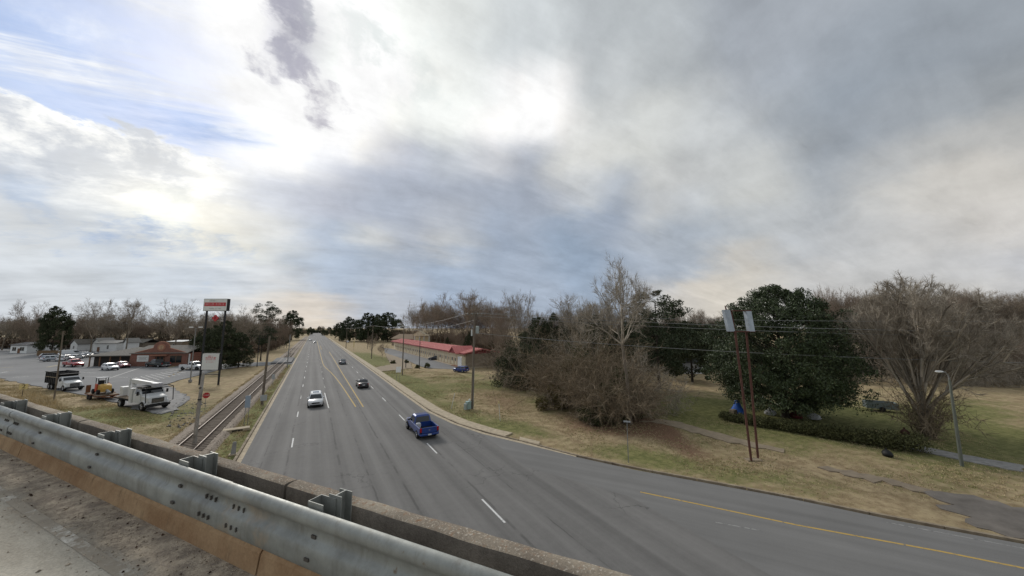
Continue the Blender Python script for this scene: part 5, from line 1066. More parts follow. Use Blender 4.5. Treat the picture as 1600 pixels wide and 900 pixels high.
# houses beyond the lot
def house(name, label, base, wpx, h, rise, depth, wallm, roofm, wins=(), door=None, rz_add=0, axis='x'):
    a_, b_ = G(*base), G(base[0] + wpx, base[1]); u = b_ - a_; L = u.length * .72; t = thing(name, label, 'house', a_, math.atan2(u.y, u.x) + rz_add)
    MB().box(0, L, 0, depth, -.2, h).build('wall', MATS[wallm], t)
    if axis == 'x': gable_roof(MB(), 0, L, 0, depth, h, rise, .5).build('roof', MATS[roofm], t); 
    else:
        gable_roof(MB(), 0, L, 0, depth, h, rise, .5, axis='y').build('roof', MATS[roofm], t); MB().extrude([(0, h), (L, h), (L/2, h+rise)], (0, -.01, 0), (1, 0, 0), (0, 0, 1), (0, 1, 0), .2).build('gable', MATS[wallm], t)
    for (u0, u1) in wins: window(t, L*u0, L*u1, h*.3, h*.78, 0)
    if door: MB().box(L*door, L*door + 1.1, -.06, -.01, 0, 2.1).build('door', MATS['door_brown'], t)
    return t
house('bungalow', 'white bungalow with dark roof at the far left of the lot', (15, 552), 36, 3.4, 1.0, 10, 'siding_white', 'dark_metal', ((.12, .36), (.58, .84)), .45)
house('white_house', 'white house with grey roof beyond the parking lot', (146, 549.5), 48, 3.8, 1.1, 9, 'siding_white', 'roof_pale', ((.58, .66),), .15)
house('white_house', 'white gable end at the left of the white house', (144, 549), 14, 4.0, 2.0, 6, 'siding_white', 'roof_pale', ((.4, .6),), None, 0, 'y')
house('white_house', 'narrow white gable right of the white house', (192, 549.5), 8, 4.0, 2.0, 5, 'siding_white', 'roof_pale', (), None, 0, 'y')
house('cottage', 'tiny white house left of the white house', (109, 548), 15, 3.0, 2.2, 7, 'siding_white', 'shingle_grey', ((.4, .6),), None, 0, 'y')
house('cottage', 'grey roofed house behind the restaurant wing', (205, 547), 24, 3.4, 1.8, 8, 'taupe', 'shingle_grey', ((.2, .4),))
house('annex', 'low white roofed building behind the brick restaurant', (262, 549), 30, 4.4, .5, 10, 'taupe', 'siding_white', ((.3, .6),))
# wooden fence beyond the lot
fa, fb = G(57, 556), G(112, 555); u = fb - fa; t = thing('wood_fence', 'brown board fence beyond the parking lot', 'fence', fa, math.atan2(u.y, u.x)); n_ = 46; bm_ = MB().box(-.42, .42, -.02, .02, 0, 2.0).mesh('board'); bm_.materials.append(MATS['timber'])
for i in range(n_): o = obj('board', bm_, None, t); o.location = (u.length*(i+.5)/n_, 0, random.uniform(-.05, .05)); o.scale = (u.length/n_/.84*.96, 1, 1)
MB().box(0, u.length, .03, .1, .4, .55).build('rail', MATS['timber'], t); MB().box(0, u.length, .03, .1, 1.5, 1.65).build('rail', MATS['timber'], t)
# motel: a long single storey along the highway
MX, MY0, MY1, MW = 36.6, 88.0, 188.0, 9.5
t = thing('motel', 'long single storey motel with red metal roof', 'building', (MX, MY0, 0)); ML = MY1 - MY0; eh = 3.8
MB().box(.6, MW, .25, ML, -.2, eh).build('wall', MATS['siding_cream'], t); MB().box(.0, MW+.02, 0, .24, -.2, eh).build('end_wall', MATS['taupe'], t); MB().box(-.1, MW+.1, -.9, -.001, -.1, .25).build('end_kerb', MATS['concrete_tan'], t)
r_ = MB(); xm = MW/2
for y0, y1 in ((-.7, ML+.7),): r_.extrude([(-.9, eh), (xm, eh+1.15), (MW+.9, eh), (MW+.9, eh+.22), (xm, eh+1.4), (-.9, eh+.25)], (0, y0, 0), (1, 0, 0), (0, 0, 1), (0, 1, 0), y1-y0)
ro = r_.build('roof', MATS['roof_red'], t)
for k in range(84):
    y = -.6 + k*1.2; rb_ = MB(); rb_.add([(-.9, y, eh+.26), (-.9, y+.09, eh+.26), (xm, y+.09, eh+1.42), (xm, y, eh+1.42), (-.9, y, eh+.30), (-.9, y+.09, eh+.30), (xm, y+.09, eh+1.46), (xm, y, eh+1.46)], [(3,2,1,0),(4,5,6,7),(0,1,5,4),(1,2,6,5),(2,3,7,6),(3,0,4,7)]); rb_.build('roof_seam', MATS['roof_red'], ro)
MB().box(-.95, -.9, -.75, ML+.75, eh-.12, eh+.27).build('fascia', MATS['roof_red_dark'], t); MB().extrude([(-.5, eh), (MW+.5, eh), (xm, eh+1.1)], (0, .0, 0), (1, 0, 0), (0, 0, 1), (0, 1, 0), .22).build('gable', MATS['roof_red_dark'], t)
cg = MB(); cg.extrude([(-.2, eh-.1), (2.9, eh+1.7), (6.0, eh-.1), (6.0, eh+.1), (2.9, eh+1.95), (-.2, eh+.1)], (-2.0, 3.0, 0), (0, 1, 0), (0, 0, 1), (1, 0, 0), xm+1.4); cg.build('cross_gable_roof', MATS['roof_red'], t)
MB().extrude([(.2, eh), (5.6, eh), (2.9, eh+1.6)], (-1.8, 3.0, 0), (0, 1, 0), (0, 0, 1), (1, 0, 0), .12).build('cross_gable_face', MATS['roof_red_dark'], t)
MB().box(-1.2, -1.1, .4, 3.2, 0, 3.0).build('garage_panel', MATS['trim_white'], t); MB().box(-1.09, .59, .4, 3.2, -.1, 3.1).build('office_wall', MATS['siding_cream'], t)
MB().box(-1.3, .55, 3.3, 8.6, -.05, .12).build('planter', MATS['mulch'], t)
for k in range(33):
    y = 4.5 + k*2.9
    if y > ML - 3: break
    d_ = MB().box(.52, .595, y, y+.95, 0, 2.1).build('door', MATS['door_motel'], t); MB().tube([(.5, y+.8, 1.0), (.44, y+.8, 1.0)], .03, 5).build('handle', MATS['sign_back'], d_)
    w_ = MB().box(.53, .595, y+1.45, y+2.35, 1.1, 2.1).build('window', MATS['trim_white'], t); MB().box(.515, .529, y+1.53, y+2.27, 1.18, 2.02).build('pane', MATS['glass_dark'], w_)
    if k % 2 == 0: MB().box(-.72, -.58, y+1.1, y+1.24, 0, eh).build('porch_post', MATS['siding_cream'], t)
MB().box(-.9, .59, 8.7, ML, -.1, .10).build('walkway', MATS['concrete_tan'], t)
# entrance porch building behind the motel
p = G(647, 543.3); t = thing('office_building', 'cream gabled porch with white columns rising behind the motel roof', 'building', p, -.35); 
MB().box(.3, 8.2, 3, 10, 0, 6).build('wall', MATS['siding_cream'], t)
for u in (.2, 2.7, 5.2, 7.9): MB().tube([(u, .2, 0), (u, .2, 6.4)], .3, 10).build('column', MATS['trim_white'], t)
MB().box(-.3, 8.6, -.3, 10, 6.4, 7.2).build('beam', MATS['siding_cream'], t); gable_roof(MB(), -.3, 5.4, -.3, 10, 7.21, 1.9, .3, axis='y').build('roof', MATS['siding_cream'], t); MB().extrude([(-.3, 7.2), (5.4, 7.2), (2.55, 9.0)], (0, -.5, 0), (1, 0, 0), (0, 0, 1), (0, 1, 0), .19).build('gable', MATS['siding_cream'], t)
p = G(612, 539.5); q = G(647, 541); u = q - p; t = thing('long_building', 'long low building with tan roof behind the far motel end', 'building', p, math.atan2(u.y, u.x)); MB().box(0, u.length, 0, 12, 0, 4.0).build('wall', MATS['taupe'], t); gable_roof(MB(), 0, u.length, 0, 12, 4.0, 2.8, .6).build('roof', mat('roof_tan', (0.20, 0.145, 0.095), .95, var=.2), t); [window(t, u.length*k, u.length*k + 2, 1, 2.8, 0) for k in (.12, .35, .6, .82)]
# shed and dumpster beyond the lawn at the right
p = G(1070, 584); q = G(1103, 584); u = q - p; t = thing('shed', 'small grey shed with white sill between thicket and magnolia', 'shed', p, math.atan2(u.y, u.x)); Lh = u.length; MB().box(0, Lh, 0, 4, 0, 2.6).build('wall', mat('shed_grey', (0.22, 0.225, 0.23), .8, var=.1), t); gable_roof(MB(), 0, Lh, 0, 4, 2.6, .7, .3).build('roof', MATS['dark_metal'], t); MB().box(-.1, Lh+.1, -.15, -.01, 0, .6).build('skirting', MATS['trim_white'], t); window(t, Lh*.3, Lh*.6, 1.2, 2.1, 0)
p = G(1356, 641); t = thing('open_trailer', 'small grey steel box trailer standing on the lawn behind the magnolia', 'trailer', p, -math.atan2(p.x, p.y) + .25)
for nm, bb_ in (('side_panel', (0, 2.9, 0, .06, .3, 1.15)), ('side_panel', (0, 2.9, 1.5, 1.56, .3, 1.15)), ('end_panel', (-.06, 0, 0, 1.56, .3, 1.15)), ('end_panel', (2.9, 2.96, 0, 1.56, .3, 1.15)), ('floor', (0, 2.9, .07, 1.49, .3, .38))): MB().box(*bb_).build(nm, mat('trailer_grey', (0.17, 0.20, 0.20), .7, var=.15), t)
for yy in (-.1, 1.66): MB().tube([(1.4, yy-.07, .3), (1.4, yy+.07, .3)], .3, 14).build('wheel', MATS['black'], t)
MB().tube([(2.96, .78, .4), (4.2, .78, .35)], .04, 6).build('tongue', MATS['dark_metal'], t)
# belongings under the magnolia
mat('tarp_blue', (0.035, 0.12, 0.45), .6, var=.15); mat('cloth_white', (0.55, 0.55, 0.55), .8); mat('red_cloth', (0.14, 0.03, 0.03), .8)
p = G(1153, 645); t = thing('tarp_heap', 'bright blue tarpaulin draped over a pile under the magnolia', 'tarpaulin', p)
rings = [[(r*math.cos(a_)*(1 + .22*math.sin(3*a_ + z*2)), r*math.sin(a_)*(1 + .2*math.cos(4*a_)), z) for a_ in np.linspace(0, 2*math.pi, 14, endpoint=False)] for z, r in ((0, .85), (.35, .7), (.7, .52), (1.15, .32), (1.5, .22), (1.62, .08))]
MB().loft(rings).build('sheet', MATS['tarp_blue'], t, smooth=60); MB().bevbox(-1.5, -.7, -.3, .3, 0, .55, .05).build('crate', MATS['taupe'], t)
for base, lb, m1 in (((1204, 648), 'grey white bundle on the ground under the magnolia', 'cloth_white'), ((1272, 655), 'pale rubbish bag by the magnolia trunk', 'cloth_white'), ((1244, 653), 'dark red heap under the magnolia', 'red_cloth'), ((1386, 712), 'dark object with brown top in front of the hedge end', 'black'), ((1414, 678), 'small orange brown object by the wide bare tree', 'rust')):
    p = G(*base); t = thing('bundle', lb, 'bundle', p, random.uniform(0, 3)); rr = .42 if base[0] > 1380 else .6
    MB().loft([[(r*rr*math.cos(a_)*(1 + .18*math.sin(2*a_ + z*3)), r*rr*.75*math.sin(a_)*(1 + .2*math.cos(3*a_)), z*rr) for a_ in np.linspace(0, 2*math.pi, 12, endpoint=False)] for z, r in ((0, .9), (.3, 1.05), (.75, .9), (1.1, .5), (1.25, .12))]).build('body', MATS[m1], t, smooth=60); MB().tube([(0, 0, 1.2*rr), (.05, .03, 1.5*rr)], [.05, .09], 6).build('knot', MATS[m1], t)
# ---------------------------------------------------------------- vehicles (local +X is forward)
mat('tyre', (0.018, 0.018, 0.018), .9); mat('rim', (0.42, 0.42, 0.43), .35, .7); mat('rim_dark', (0.06, 0.06, 0.062), .5, .5); mat('car_glass', (0.012, 0.015, 0.018), .06, spec=.7); mat('tail_red', (0.36, 0.012, 0.014), .25); mat('head_clear', (0.62, 0.64, 0.66), .15, spec=.7); mat('trim_black', (0.016, 0.016, 0.017), .6); mat('chrome', (0.55, 0.55, 0.56), .2, .9); mat('plate', (0.60, 0.61, 0.62), .5); mat('amber', (0.55, 0.20, 0.02), .3)
def cpaint(name, c, rough=.32): return mat('car_' + name, c, rough, .15, spec=.5, coat=.6)
cpaint('white', (0.62, 0.63, 0.64)); cpaint('silver', (0.36, 0.38, 0.40)); cpaint('black', (0.014, 0.014, 0.016)); cpaint('grey', (0.13, 0.15, 0.17)); cpaint('blue', (0.012, 0.048, 0.23)); cpaint('red', (0.36, 0.022, 0.026)); cpaint('maroon', (0.22, 0.03, 0.035)); cpaint('green', (0.028, 0.036, 0.034)); cpaint('navy', (0.012, 0.016, 0.028)); cpaint('bright_blue', (0.02, 0.05, 0.22)); cpaint('pale', (0.50, 0.53, 0.56))
def wheel_mesh(r, w):
    prof = [(r*.62, -w/2), (r*.93, -w/2), (r, -w*.32), (r, w*.32), (r*.93, w/2), (r*.62, w/2)]; n = 20; b = MB()
    b.loft([[(rr*math.cos(2*math.pi*k/n), y, rr*math.sin(2*math.pi*k/n)) for k in range(n)] for rr, y in prof], cap=False); m_ = b.mesh('wheel', 40); m_.materials.append(MATS['tyre'])
    c = MB(); c.loft([[(rr*math.cos(2*math.pi*k/n), y, rr*math.sin(2*math.pi*k/n)) for k in range(n)] for rr, y in ((r*.63, -w*.30), (r*.60, -w*.42), (r*.25, -w*.36), (r*.12, -w*.44))])
    for k in range(5): a_ = 2*math.pi*k/5; c.tube([(r*.12*math.cos(a_), -w*.42, r*.12*math.sin(a_)), (r*.58*math.cos(a_), -w*.46, r*.58*math.sin(a_))], r*.07, 4)
    c.loft([[(rr*math.cos(2*math.pi*k/n), y, rr*math.sin(2*math.pi*k/n)) for k in range(n)] for rr, y in ((r*.60, w*.3), (r*.5, w*.4))]); d = c.mesh('rim', 40); return m_, d
_WM = {}
def wheels(t, spots, r, w, rim='rim'):
    if (r, w) not in _WM: _WM[(r, w)] = wheel_mesh(r, w)
    wm, rm = _WM[(r, w)]
    for x, y in spots:
        o = obj('wheel', wm, None, t); o.location = (x, y, r)
        if y > 0: o.rotation_euler = (0, 0, math.pi)
        if len(rm.materials) == 0: rm.materials.append(MATS['rim'])
        q = obj('rim', rm, None, o); q.material_slots[0].link = 'OBJECT'; q.material_slots[0].material = MATS[rim]
def body_loft(st):
    rings = []
    for x, zb, zt, hw in st:
        zm = zb + (zt - zb)*.55; rings.append([(x, -hw*.90, zb), (x, -hw*.99, zb + .12), (x, -hw, zm), (x, -hw*.965, zt - .07), (x, -hw*.86, zt), (x, 0, zt + .025), (x, hw*.86, zt), (x, hw*.965, zt - .07), (x, hw, zm), (x, hw*.99, zb + .12), (x, hw*.90, zb)])
    return MB().loft(rings)
def quad_panel(name, c4, m, parent, inset=(.06, .06), off=.012, outward=None):
    a_, b_, c_, d_ = [Vector(q) for q in c4]; f = lambda u, v: a_.lerp(b_, u).lerp(d_.lerp(c_, u), v); n = (b_ - a_).cross(d_ - a_).normalized()
    if outward is not None and n.dot(Vector(outward)) < 0: n = -n
    iu, iv = inset; P_ = [f(iu, iv), f(1-iu, iv), f(1-iu, 1-iv), f(iu, 1-iv)]; b = MB(); b.add([p + n*off for p in P_] + [p - n*.01 for p in P_], [(0,1,2,3),(7,6,5,4),(0,4,5,1),(1,5,6,2),(2,6,7,3),(3,7,4,0)]); return b.build(name, MATS[m], parent)
SPEC = {
 'sedan': dict(L=4.75, W=1.82, H=1.44, st=[(-2.37,.34,.80,.70),(-2.28,.24,.98,.82),(-1.6,.2,1.04,.90),(-.6,.18,.98,.91),(.9,.18,.96,.91),(1.6,.2,.90,.90),(2.15,.24,.78,.84),(2.37,.34,.62,.66)], cab=(-1.75, 1.15, -1.05, .25, .95), wb=(-1.36, 1.42), wr=.325),
 'suv': dict(L=4.65, W=1.88, H=1.70, st=[(-2.3,.42,1.0,.74),(-2.24,.32,1.12,.86),(-1.4,.26,1.12,.93),(0,.24,1.10,.94),(1.0,.24,1.09,.94),(1.55,.26,1.04,.93),(2.1,.3,.94,.87),(2.32,.42,.78,.70)], cab=(-2.22, 1.28, -1.9, .45, 1.08), wb=(-1.32, 1.38), wr=.36),
 'hatch': dict(L=4.1, W=1.75, H=1.52, st=[(-2.05,.36,.9,.70),(-1.98,.26,1.0,.80),(-1.2,.2,1.0,.87),(0,.18,.97,.875),(.9,.18,.95,.875),(1.45,.2,.9,.86),(1.85,.24,.78,.80),(2.05,.36,.62,.64)], cab=(-1.98, 1.15, -1.6, .3, .95), wb=(-1.22, 1.28), wr=.31),
 'van': dict(L=5.4, W=1.98, H=2.15, st=[(-2.7,.4,1.2,.92),(-2.64,.34,1.25,.98),(-1,.3,1.25,.99),(1.3,.3,1.22,.99),(1.9,.3,1.12,.97),(2.45,.34,.98,.9),(2.7,.44,.8,.74)], cab=(-2.66, 1.9, -2.58, .95, 1.2), wb=(-1.6, 1.65), wr=.37),
 'pickup': dict(L=5.7, W=1.98, H=1.86, st=[(-.62,.42,1.16,.94),(0,.40,1.16,.96),(1.2,.40,1.16,.96),(1.75,.42,1.13,.95),(2.45,.44,1.07,.90),(2.85,.5,.92,.78)], cab=(-.60, 1.30, -.42, .55, 1.14), wb=(-1.85, 1.85), wr=.40)}
def car(kind, label, paint_, loc, heading, cat, name='car', group=None, rim='rim', scale=1.0, bed_dark=True):
    s = SPEC[kind]; m = 'car_' + paint_; hw = s['W']/2; t = thing(name, label, cat, (loc[0], loc[1], loc[2] if len(loc) > 2 else .05), heading, group, scale)
    bd = body_loft(s['st']).build('body', MATS[m], t, smooth=42); cb0, cb1, ct0, ct1, zb = s['cab']; H = s['H']; wb, wt = hw*.93, hw*.72
    c = MB(); c.loft([[(cb0, -wb, zb-.05), (cb1, -wb, zb-.05), (cb1, wb, zb-.05), (cb0, wb, zb-.05)], [(ct0-.03, -wt-.03, H-.09), (ct1+.06, -wt-.03, H-.09), (ct1+.06, wt+.03, H-.09), (ct0-.03, wt+.03, H-.09)], [(ct0+.10, -wt+.10, H), (ct1-.10, -wt+.10, H), (ct1-.10, wt-.10, H), (ct0+.10, wt-.10, H)]]); c.build('cabin', MATS[m], t, smooth=30)
    zt = H - .09; b4 = lambda y, zz_: None
    fb = [(cb1, -wb, zb-.05), (cb1, wb, zb-.05), (ct1+.06, wt+.03, zt), (ct1+.06, -wt-.03, zt)]; rbk = [(cb0, wb, zb-.05), (cb0, -wb, zb-.05), (ct0-.03, -wt-.03, zt), (ct0-.03, wt+.03, zt)]
    quad_panel('windshield', fb, 'car_glass', t, (.06, .09), outward=(1, 0, .5)); quad_panel('rear_window', rbk, 'car_glass', t, (.08, .12), outward=(-1, 0, .5))
    for sg in (-1, 1):
        lo0, lo1, hi0, hi1 = Vector((cb0, sg*wb, zb-.05)), Vector((cb1, sg*wb, zb-.05)), Vector((ct0-.03, sg*(wt+.03), zt)), Vector((ct1+.06, sg*(wt+.03), zt)); nW = 2 if kind in ('sedan', 'pickup', 'hatch') else 3
        for i in range(nW):
            u0, u1 = (i + .07)/nW, (i + .93)/nW
            if kind == 'van' and i < 2: continue
            quad_panel('side_window', [lo0.lerp(lo1, u0), lo0.lerp(lo1, u1), hi0.lerp(hi1, u1), hi0.lerp(hi1, u0)], 'car_glass', t, (.03, .16), outward=(0, sg, .3))
        MB().bevbox(cb1-.42, cb1-.22, sg*(hw+.03)-.11, sg*(hw+.03)+.11, zb+.02, zb+.18, .03).build('mirror', MATS['trim_black' if kind != 'suv' else m], t)
    fx = s['st'][-1][0]; fz = s['st'][-2][2]; rx = s['st'][0][0]; fhw = s['st'][-2][3]
    for sg in (-1, 1): MB().bevbox(s['st'][-2][0]-.10, s['st'][-2][0]+.13, sg*fhw*.80-.16, sg*fhw*.80+.16, fz-.22, fz-.06, .03).build('headlight', MATS['head_clear'], t)
    MB().bevbox(fx-.06, fx+.025, -.48, .48, s['st'][-1][2]-.20, s['st'][-1][2]-.03, .02).build('grille', MATS['trim_black'], t); MB().bevbox(fx-.10, fx+.02, -fhw*.8, fhw*.8, .34, .47, .02).build('bumper', MATS['trim_black'], t)
    if kind != 'pickup':
        r2 = s['st'][1]; tz = r2[2] - .16
        for sg in (-1, 1): MB().bevbox(r2[0]-.07, r2[0]+.12, sg*r2[3]*.84-.14, sg*r2[3]*.84+.14, tz-.14, tz+.06, .03).build('tail_light', MATS['tail_red'], t)
        MB().bevbox(rx-.03, rx+.1, -r2[3]*.86, r2[3]*.86, .30, .52, .03).build('bumper', MATS['trim_black' if kind in ('suv', 'van') else m], t); MB().box(rx-.045, rx-.031, -.2, .2, .58, .74).build('number_plate', MATS['plate'], t)
    else:
        for sg in (-1, 1):
            MB().bevbox(-2.82, -.66, sg*.94-.055, sg*.94+.055, .46, 1.16, .03).build('bed_side', MATS[m], t); MB().bevbox(-2.86, -2.74, sg*.86-.10, sg*.86+.10, .74, 1.12, .02).build('tail_light', MATS['tail_red'], t)
        MB().box(-2.75, -.66, -.88, .88, .55, .66).build('bed_floor', MATS['trim_black'], t); tg = MB().bevbox(-2.85, -2.77, -.76, .76, .62, 1.15, .02).build('tailgate', MATS[m], t); MB().box(-2.858, -2.851, -.07, .07, .86, .94).build('emblem', MATS['chrome'], tg)
        MB().bevbox(-2.98, -2.80, -.95, .95, .42, .60, .03).build('bumper', MATS['chrome' if paint_ != 'blue' else m], t); MB().box(-2.995, -2.981, -.17, .17, .44, .57).build('number_plate', MATS['plate'], t)
        if bed_dark: MB().box(-2.70, -.68, -.86, .86, .68, .70).build('bed_liner', MATS['trim_black'], t)
    x0, x1 = s['wb']; wr = s['wr']
    for x in (x0, x1):
        for sg in (-1, 1): a2 = MB(); a2.extrude([(wr*1.14*math.cos(k*math.pi/8), wr + wr*1.14*math.sin(k*math.pi/8)) for k in range(-1, 10)], (x, sg*(hw-.02), 0), (1, 0, 0), (0, 0, 1), (0, -sg, 0), .2) ; a2.build('wheel_arch', MATS['trim_black'], t)
    wheels(t, [(x, sg*(hw-.08)) for x in (x0, x1) for sg in (-1, 1)], wr, .22, rim); return t
UP, DOWN = math.pi/2, -math.pi/2
t = car('pickup', 'dark blue pickup truck with open bed driving away on the highway', 'blue', (10.45, 37.2), UP + .02, 'pickup truck', 'pickup_truck', 'vehicles on the highway')
b = MB(); b.bevbox(-1.2, -.75, .35, .8, .7, 1.22, .06); b.build('cargo_bag', MATS['cloth_white'], t)
t = car('suv', 'white sport utility car driving towards the bridge', 'white', (.85, 57.4), DOWN, 'car', 'suv_car', 'vehicles on the highway')
for sg in (-1, 1): MB().tube([(-1.7, sg*.62, 1.74), (-1.6, sg*.62, 1.78), (.2, sg*.62, 1.78), (.3, sg*.62, 1.74)], .025, 5).build('roof_rail', MATS['chrome'], t)
MB().bevbox(-1.2, .1, -.42, .42, 1.701, 1.712, .005).build('sunroof', MATS['car_glass'], t)
car('sedan', 'black sedan driving away in the left through lane', 'black', (8.45, 70.2), UP, 'car', 'sedan_car', 'vehicles on the highway')
car('sedan', 'grey sedan farther up the highway beyond the black sedan', 'grey', (8.2, 117), UP, 'car', 'sedan_car', 'vehicles on the highway')
car('suv', 'nearer of two distant white cars coming down the highway', 'white', (1.2, 286), DOWN, 'car', 'suv_car', 'vehicles on the highway')
car('hatch', 'farther of two distant white cars coming down the highway', 'white', (-1.6, 335), DOWN, 'car', 'hatchback_car', 'vehicles on the highway')
car('hatch', 'tiny white car at the far right roadside by the pines', 'white', G(543, 535.5), UP, 'car', 'hatchback_car')
def between(p, q): a_, b_ = G(*p), G(*q); d = b_ - a_; return (a_ + b_)/2, math.atan2(d.y, d.x)
def parked(kind, label, paint_, p, q, cat='car', name='sedan_car', flip=False, group='cars on the parking lot', rim='rim', add=0.0):
    c, h = between(p, q); return car(kind, label, paint_, (c.x, c.y, .045), h + (math.pi if flip else 0) + add, cat, name, group, rim, 1.14)
parked('pickup', 'bright red pickup truck side-on across the parking lot', 'red', (96, 571.5), (134, 574.5), 'pickup truck', 'pickup_truck')
parked('hatch', 'white hatchback parked in front of the maroon sedan', 'white', (158, 577), (186, 579.5), name='hatchback_car')
parked('sedan', 'maroon sedan parked beside the white hatchback', 'maroon', (181, 573), (201, 576))
parked('pickup', 'dark green pickup parked before the restaurant door', 'green', (230, 573), (261, 574), 'pickup truck', 'pickup_truck', True)
parked('pickup', 'white pickup beside the pylon sign', 'white', (288, 577.5), (317, 578), 'pickup truck', 'pickup_truck', rim='rim_dark')
parked('suv', 'pale silver car nearest in the far parked row', 'pale', (71, 565), (95, 563.5), name='suv_car')
parked('suv', 'dark sport utility car behind the silver car', 'navy', (70, 561), (90, 560), name='suv_car')
parked('hatch', 'small white car just right of the leaning pole', 'white', (92, 565), (101, 563), name='hatchback_car')
parked('sedan', 'dark sedan with light roof in the far parked row', 'navy', (96, 562), (112, 562.5))
parked('van', 'tall white van in the far parked row', 'white', (101, 557.5), (121, 556.5), 'van', 'van')
parked('sedan', 'first white sedan in front of the tall van', 'white', (110, 561.5), (123, 560.5)); parked('sedan', 'white sedan right of the tall van', 'white', (119, 560.5), (131, 559)); parked('suv', 'silver car third from the right in the far row', 'silver', (126, 558.5), (137, 557.5), name='suv_car')
parked('sedan', 'white sedan second from the right in the far row', 'pale', (131, 559), (143, 557.5)); parked('sedan', 'black sedan at the right end of the far row', 'black', (142, 558), (152, 557))
car('sedan', 'dark sedan parked in front of the motel', 'navy', G(680, 562.5), UP + 1.15, 'car', 'sedan_car', 'cars at the motel'); car('hatch', 'blue hatchback parked by the motel end wall', 'bright_blue', G(720, 581), UP + .5, 'car', 'hatchback_car', 'cars at the motel')
# --- trucks
mat('truck_white', (0.60, 0.61, 0.61), .45, var=.06, scale=1.5); mat('dump_black', (0.022, 0.022, 0.023), .7, var=.3, scale=1); mat('frame_black', (0.02, 0.02, 0.02), .8); mat('deck_rust', (0.17, 0.075, 0.038), .9, var=.35, scale=2); mat('machine_orange', (0.47, 0.085, 0.04), .6, var=.15); mat('machine_yellow', (0.43, 0.26, 0.06), .6, var=.2); mat('machine_grey', (0.24, 0.24, 0.24), .7, var=.3); mat('deck_plank', (0.20, 0.15, 0.105), .9, var=.3, scale=3)
def truck_cab(t, x0, W, zroof, hood_l, m='truck_white', zf=.95):
    """conventional cab whose rear wall is at x0; bonnet in front"""
    hw = W/2; x1 = x0 + 1.55; c = MB(); c.loft([[(x0, -hw, zf-.25), (x1+.1, -hw, zf-.25), (x1+.1, hw, zf-.25), (x0, hw, zf-.25)], [(x0, -hw, zf+.75), (x1+.1, -hw, zf+.75), (x1+.1, hw, zf+.75), (x0, hw, zf+.75)], [(x0+.03, -hw*.9, zroof-.1), (x1-.38, -hw*.9, zroof-.1), (x1-.38, hw*.9, zroof-.1), (x0+.03, hw*.9, zroof-.1)], [(x0+.15, -hw*.78, zroof), (x1-.5, -hw*.78, zroof), (x1-.5, hw*.78, zroof), (x0+.15, hw*.78, zroof)]]); cab_ = c.build('cab', MATS[m], t, smooth=35)
    quad_panel('windshield', [(x1+.1, -hw, zf+.75), (x1+.1, hw, zf+.75), (x1-.38, hw*.9, zroof-.1), (x1-.38, -hw*.9, zroof-.1)], 'car_glass', t, (.06, .08), .015, (1, 0, .3))
    for sg in (-1, 1): quad_panel('side_window', [(x0+.25, sg*hw, zf+.75), (x1+.05, sg*hw, zf+.75), (x1-.35, sg*hw*.9, zroof-.12), (x0+.28, sg*hw*.9, zroof-.12)], 'car_glass', t, (.06, .08), .015, (0, sg, .2)); MB().bevbox(x1-.05, x1+.05, sg*(hw+.22)-.10, sg*(hw+.22)+.10, zf+.7, zf+1.15, .02).build('mirror', MATS['trim_black'], t); MB().tube([(x1, sg*hw, zf+.8), (x1, sg*(hw+.22), zf+.85)], .02, 4).build('mirror_arm', MATS['trim_black'], t)
    xh = x1 + hood_l; hb = MB(); hb.loft([[(x, -w, zb), (x, -w, zt-.16), (x, -w*.72, zt), (x, w*.72, zt), (x, w, zt-.16), (x, w, zb)] for x, w, zt, zb in ((x1, hw*.92, zf+.74, zf-.25), (x1+hood_l*.6, hw*.86, zf+.62, zf-.25), (xh-.08, hw*.78, zf+.50, zf-.3), (xh, hw*.68, zf+.38, zf-.3))]); hb.build('bonnet', MATS[m], t, smooth=40)
    g_ = MB().bevbox(xh-.03, xh+.03, -hw*.5, hw*.5, zf-.22, zf+.33, .02).build('grille', MATS['trim_black'], t); [MB().box(xh+.031, xh+.04, -hw*.46, hw*.46, z, z+.035).build('grille_bar', MATS['chrome'], g_) for z in np.arange(zf-.15, zf+.28, .11)]
    for sg in (-1, 1): MB().bevbox(xh-.12, xh+.02, sg*hw*.66-.12, sg*hw*.66+.12, zf-.1, zf+.12, .03).build('headlight', MATS['head_clear'], t); f2 = MB(); f2.extrude([(.64*math.cos(k*math.pi/10), .52 + .62*math.sin(k*math.pi/10)) for k in range(0, 11)] , (x1+hood_l*.45, sg*(hw-.02), 0), (1, 0, 0), (0, 0, 1), (0, -sg, 0), .34); f2.build('fender', MATS[m], t)
    MB().bevbox(xh-.05, xh+.18, -hw, hw, .42, .70, .03).build('bumper', MATS['trim_black' if m == 'truck_white' else m], t); return x1, xh
c, h = between((70, 604), (132, 613)); t = thing('dump_truck', 'dump truck with black box body and white cab', 'truck', (c.x, c.y, .045), h, 'trucks parked on the lot edge')
x1, xh = truck_cab(t, 1.0, 2.2, 2.35, 1.45); MB().box(-3.6, 3.3, -.4, .4, .55, .85).build('chassis', MATS['frame_black'], t)
bx = MB(); bx.box(-3.9, .7, -1.2, -1.12, 1.1, 3.0); bx.box(-3.9, .7, 1.12, 1.2, 1.1, 3.0); bx.box(.62, .7, -1.12, 1.12, 1.1, 3.0); bx.box(-3.9, .62, -1.12, 1.12, 1.1, 1.2); bo = bx.build('dump_box', MATS['dump_black'], t); MB().box(-3.98, -3.905, -1.2, 1.2, 1.1, 3.0).build('tailgate', MATS['dump_black'], t)
for x in np.arange(-3.6, .6, .7): [MB().box(x, x+.12, sg*1.24-.04, sg*1.24+.04, 1.1, 3.0).build('rib', MATS['dump_black'], bo) for sg in (-1, 1)]
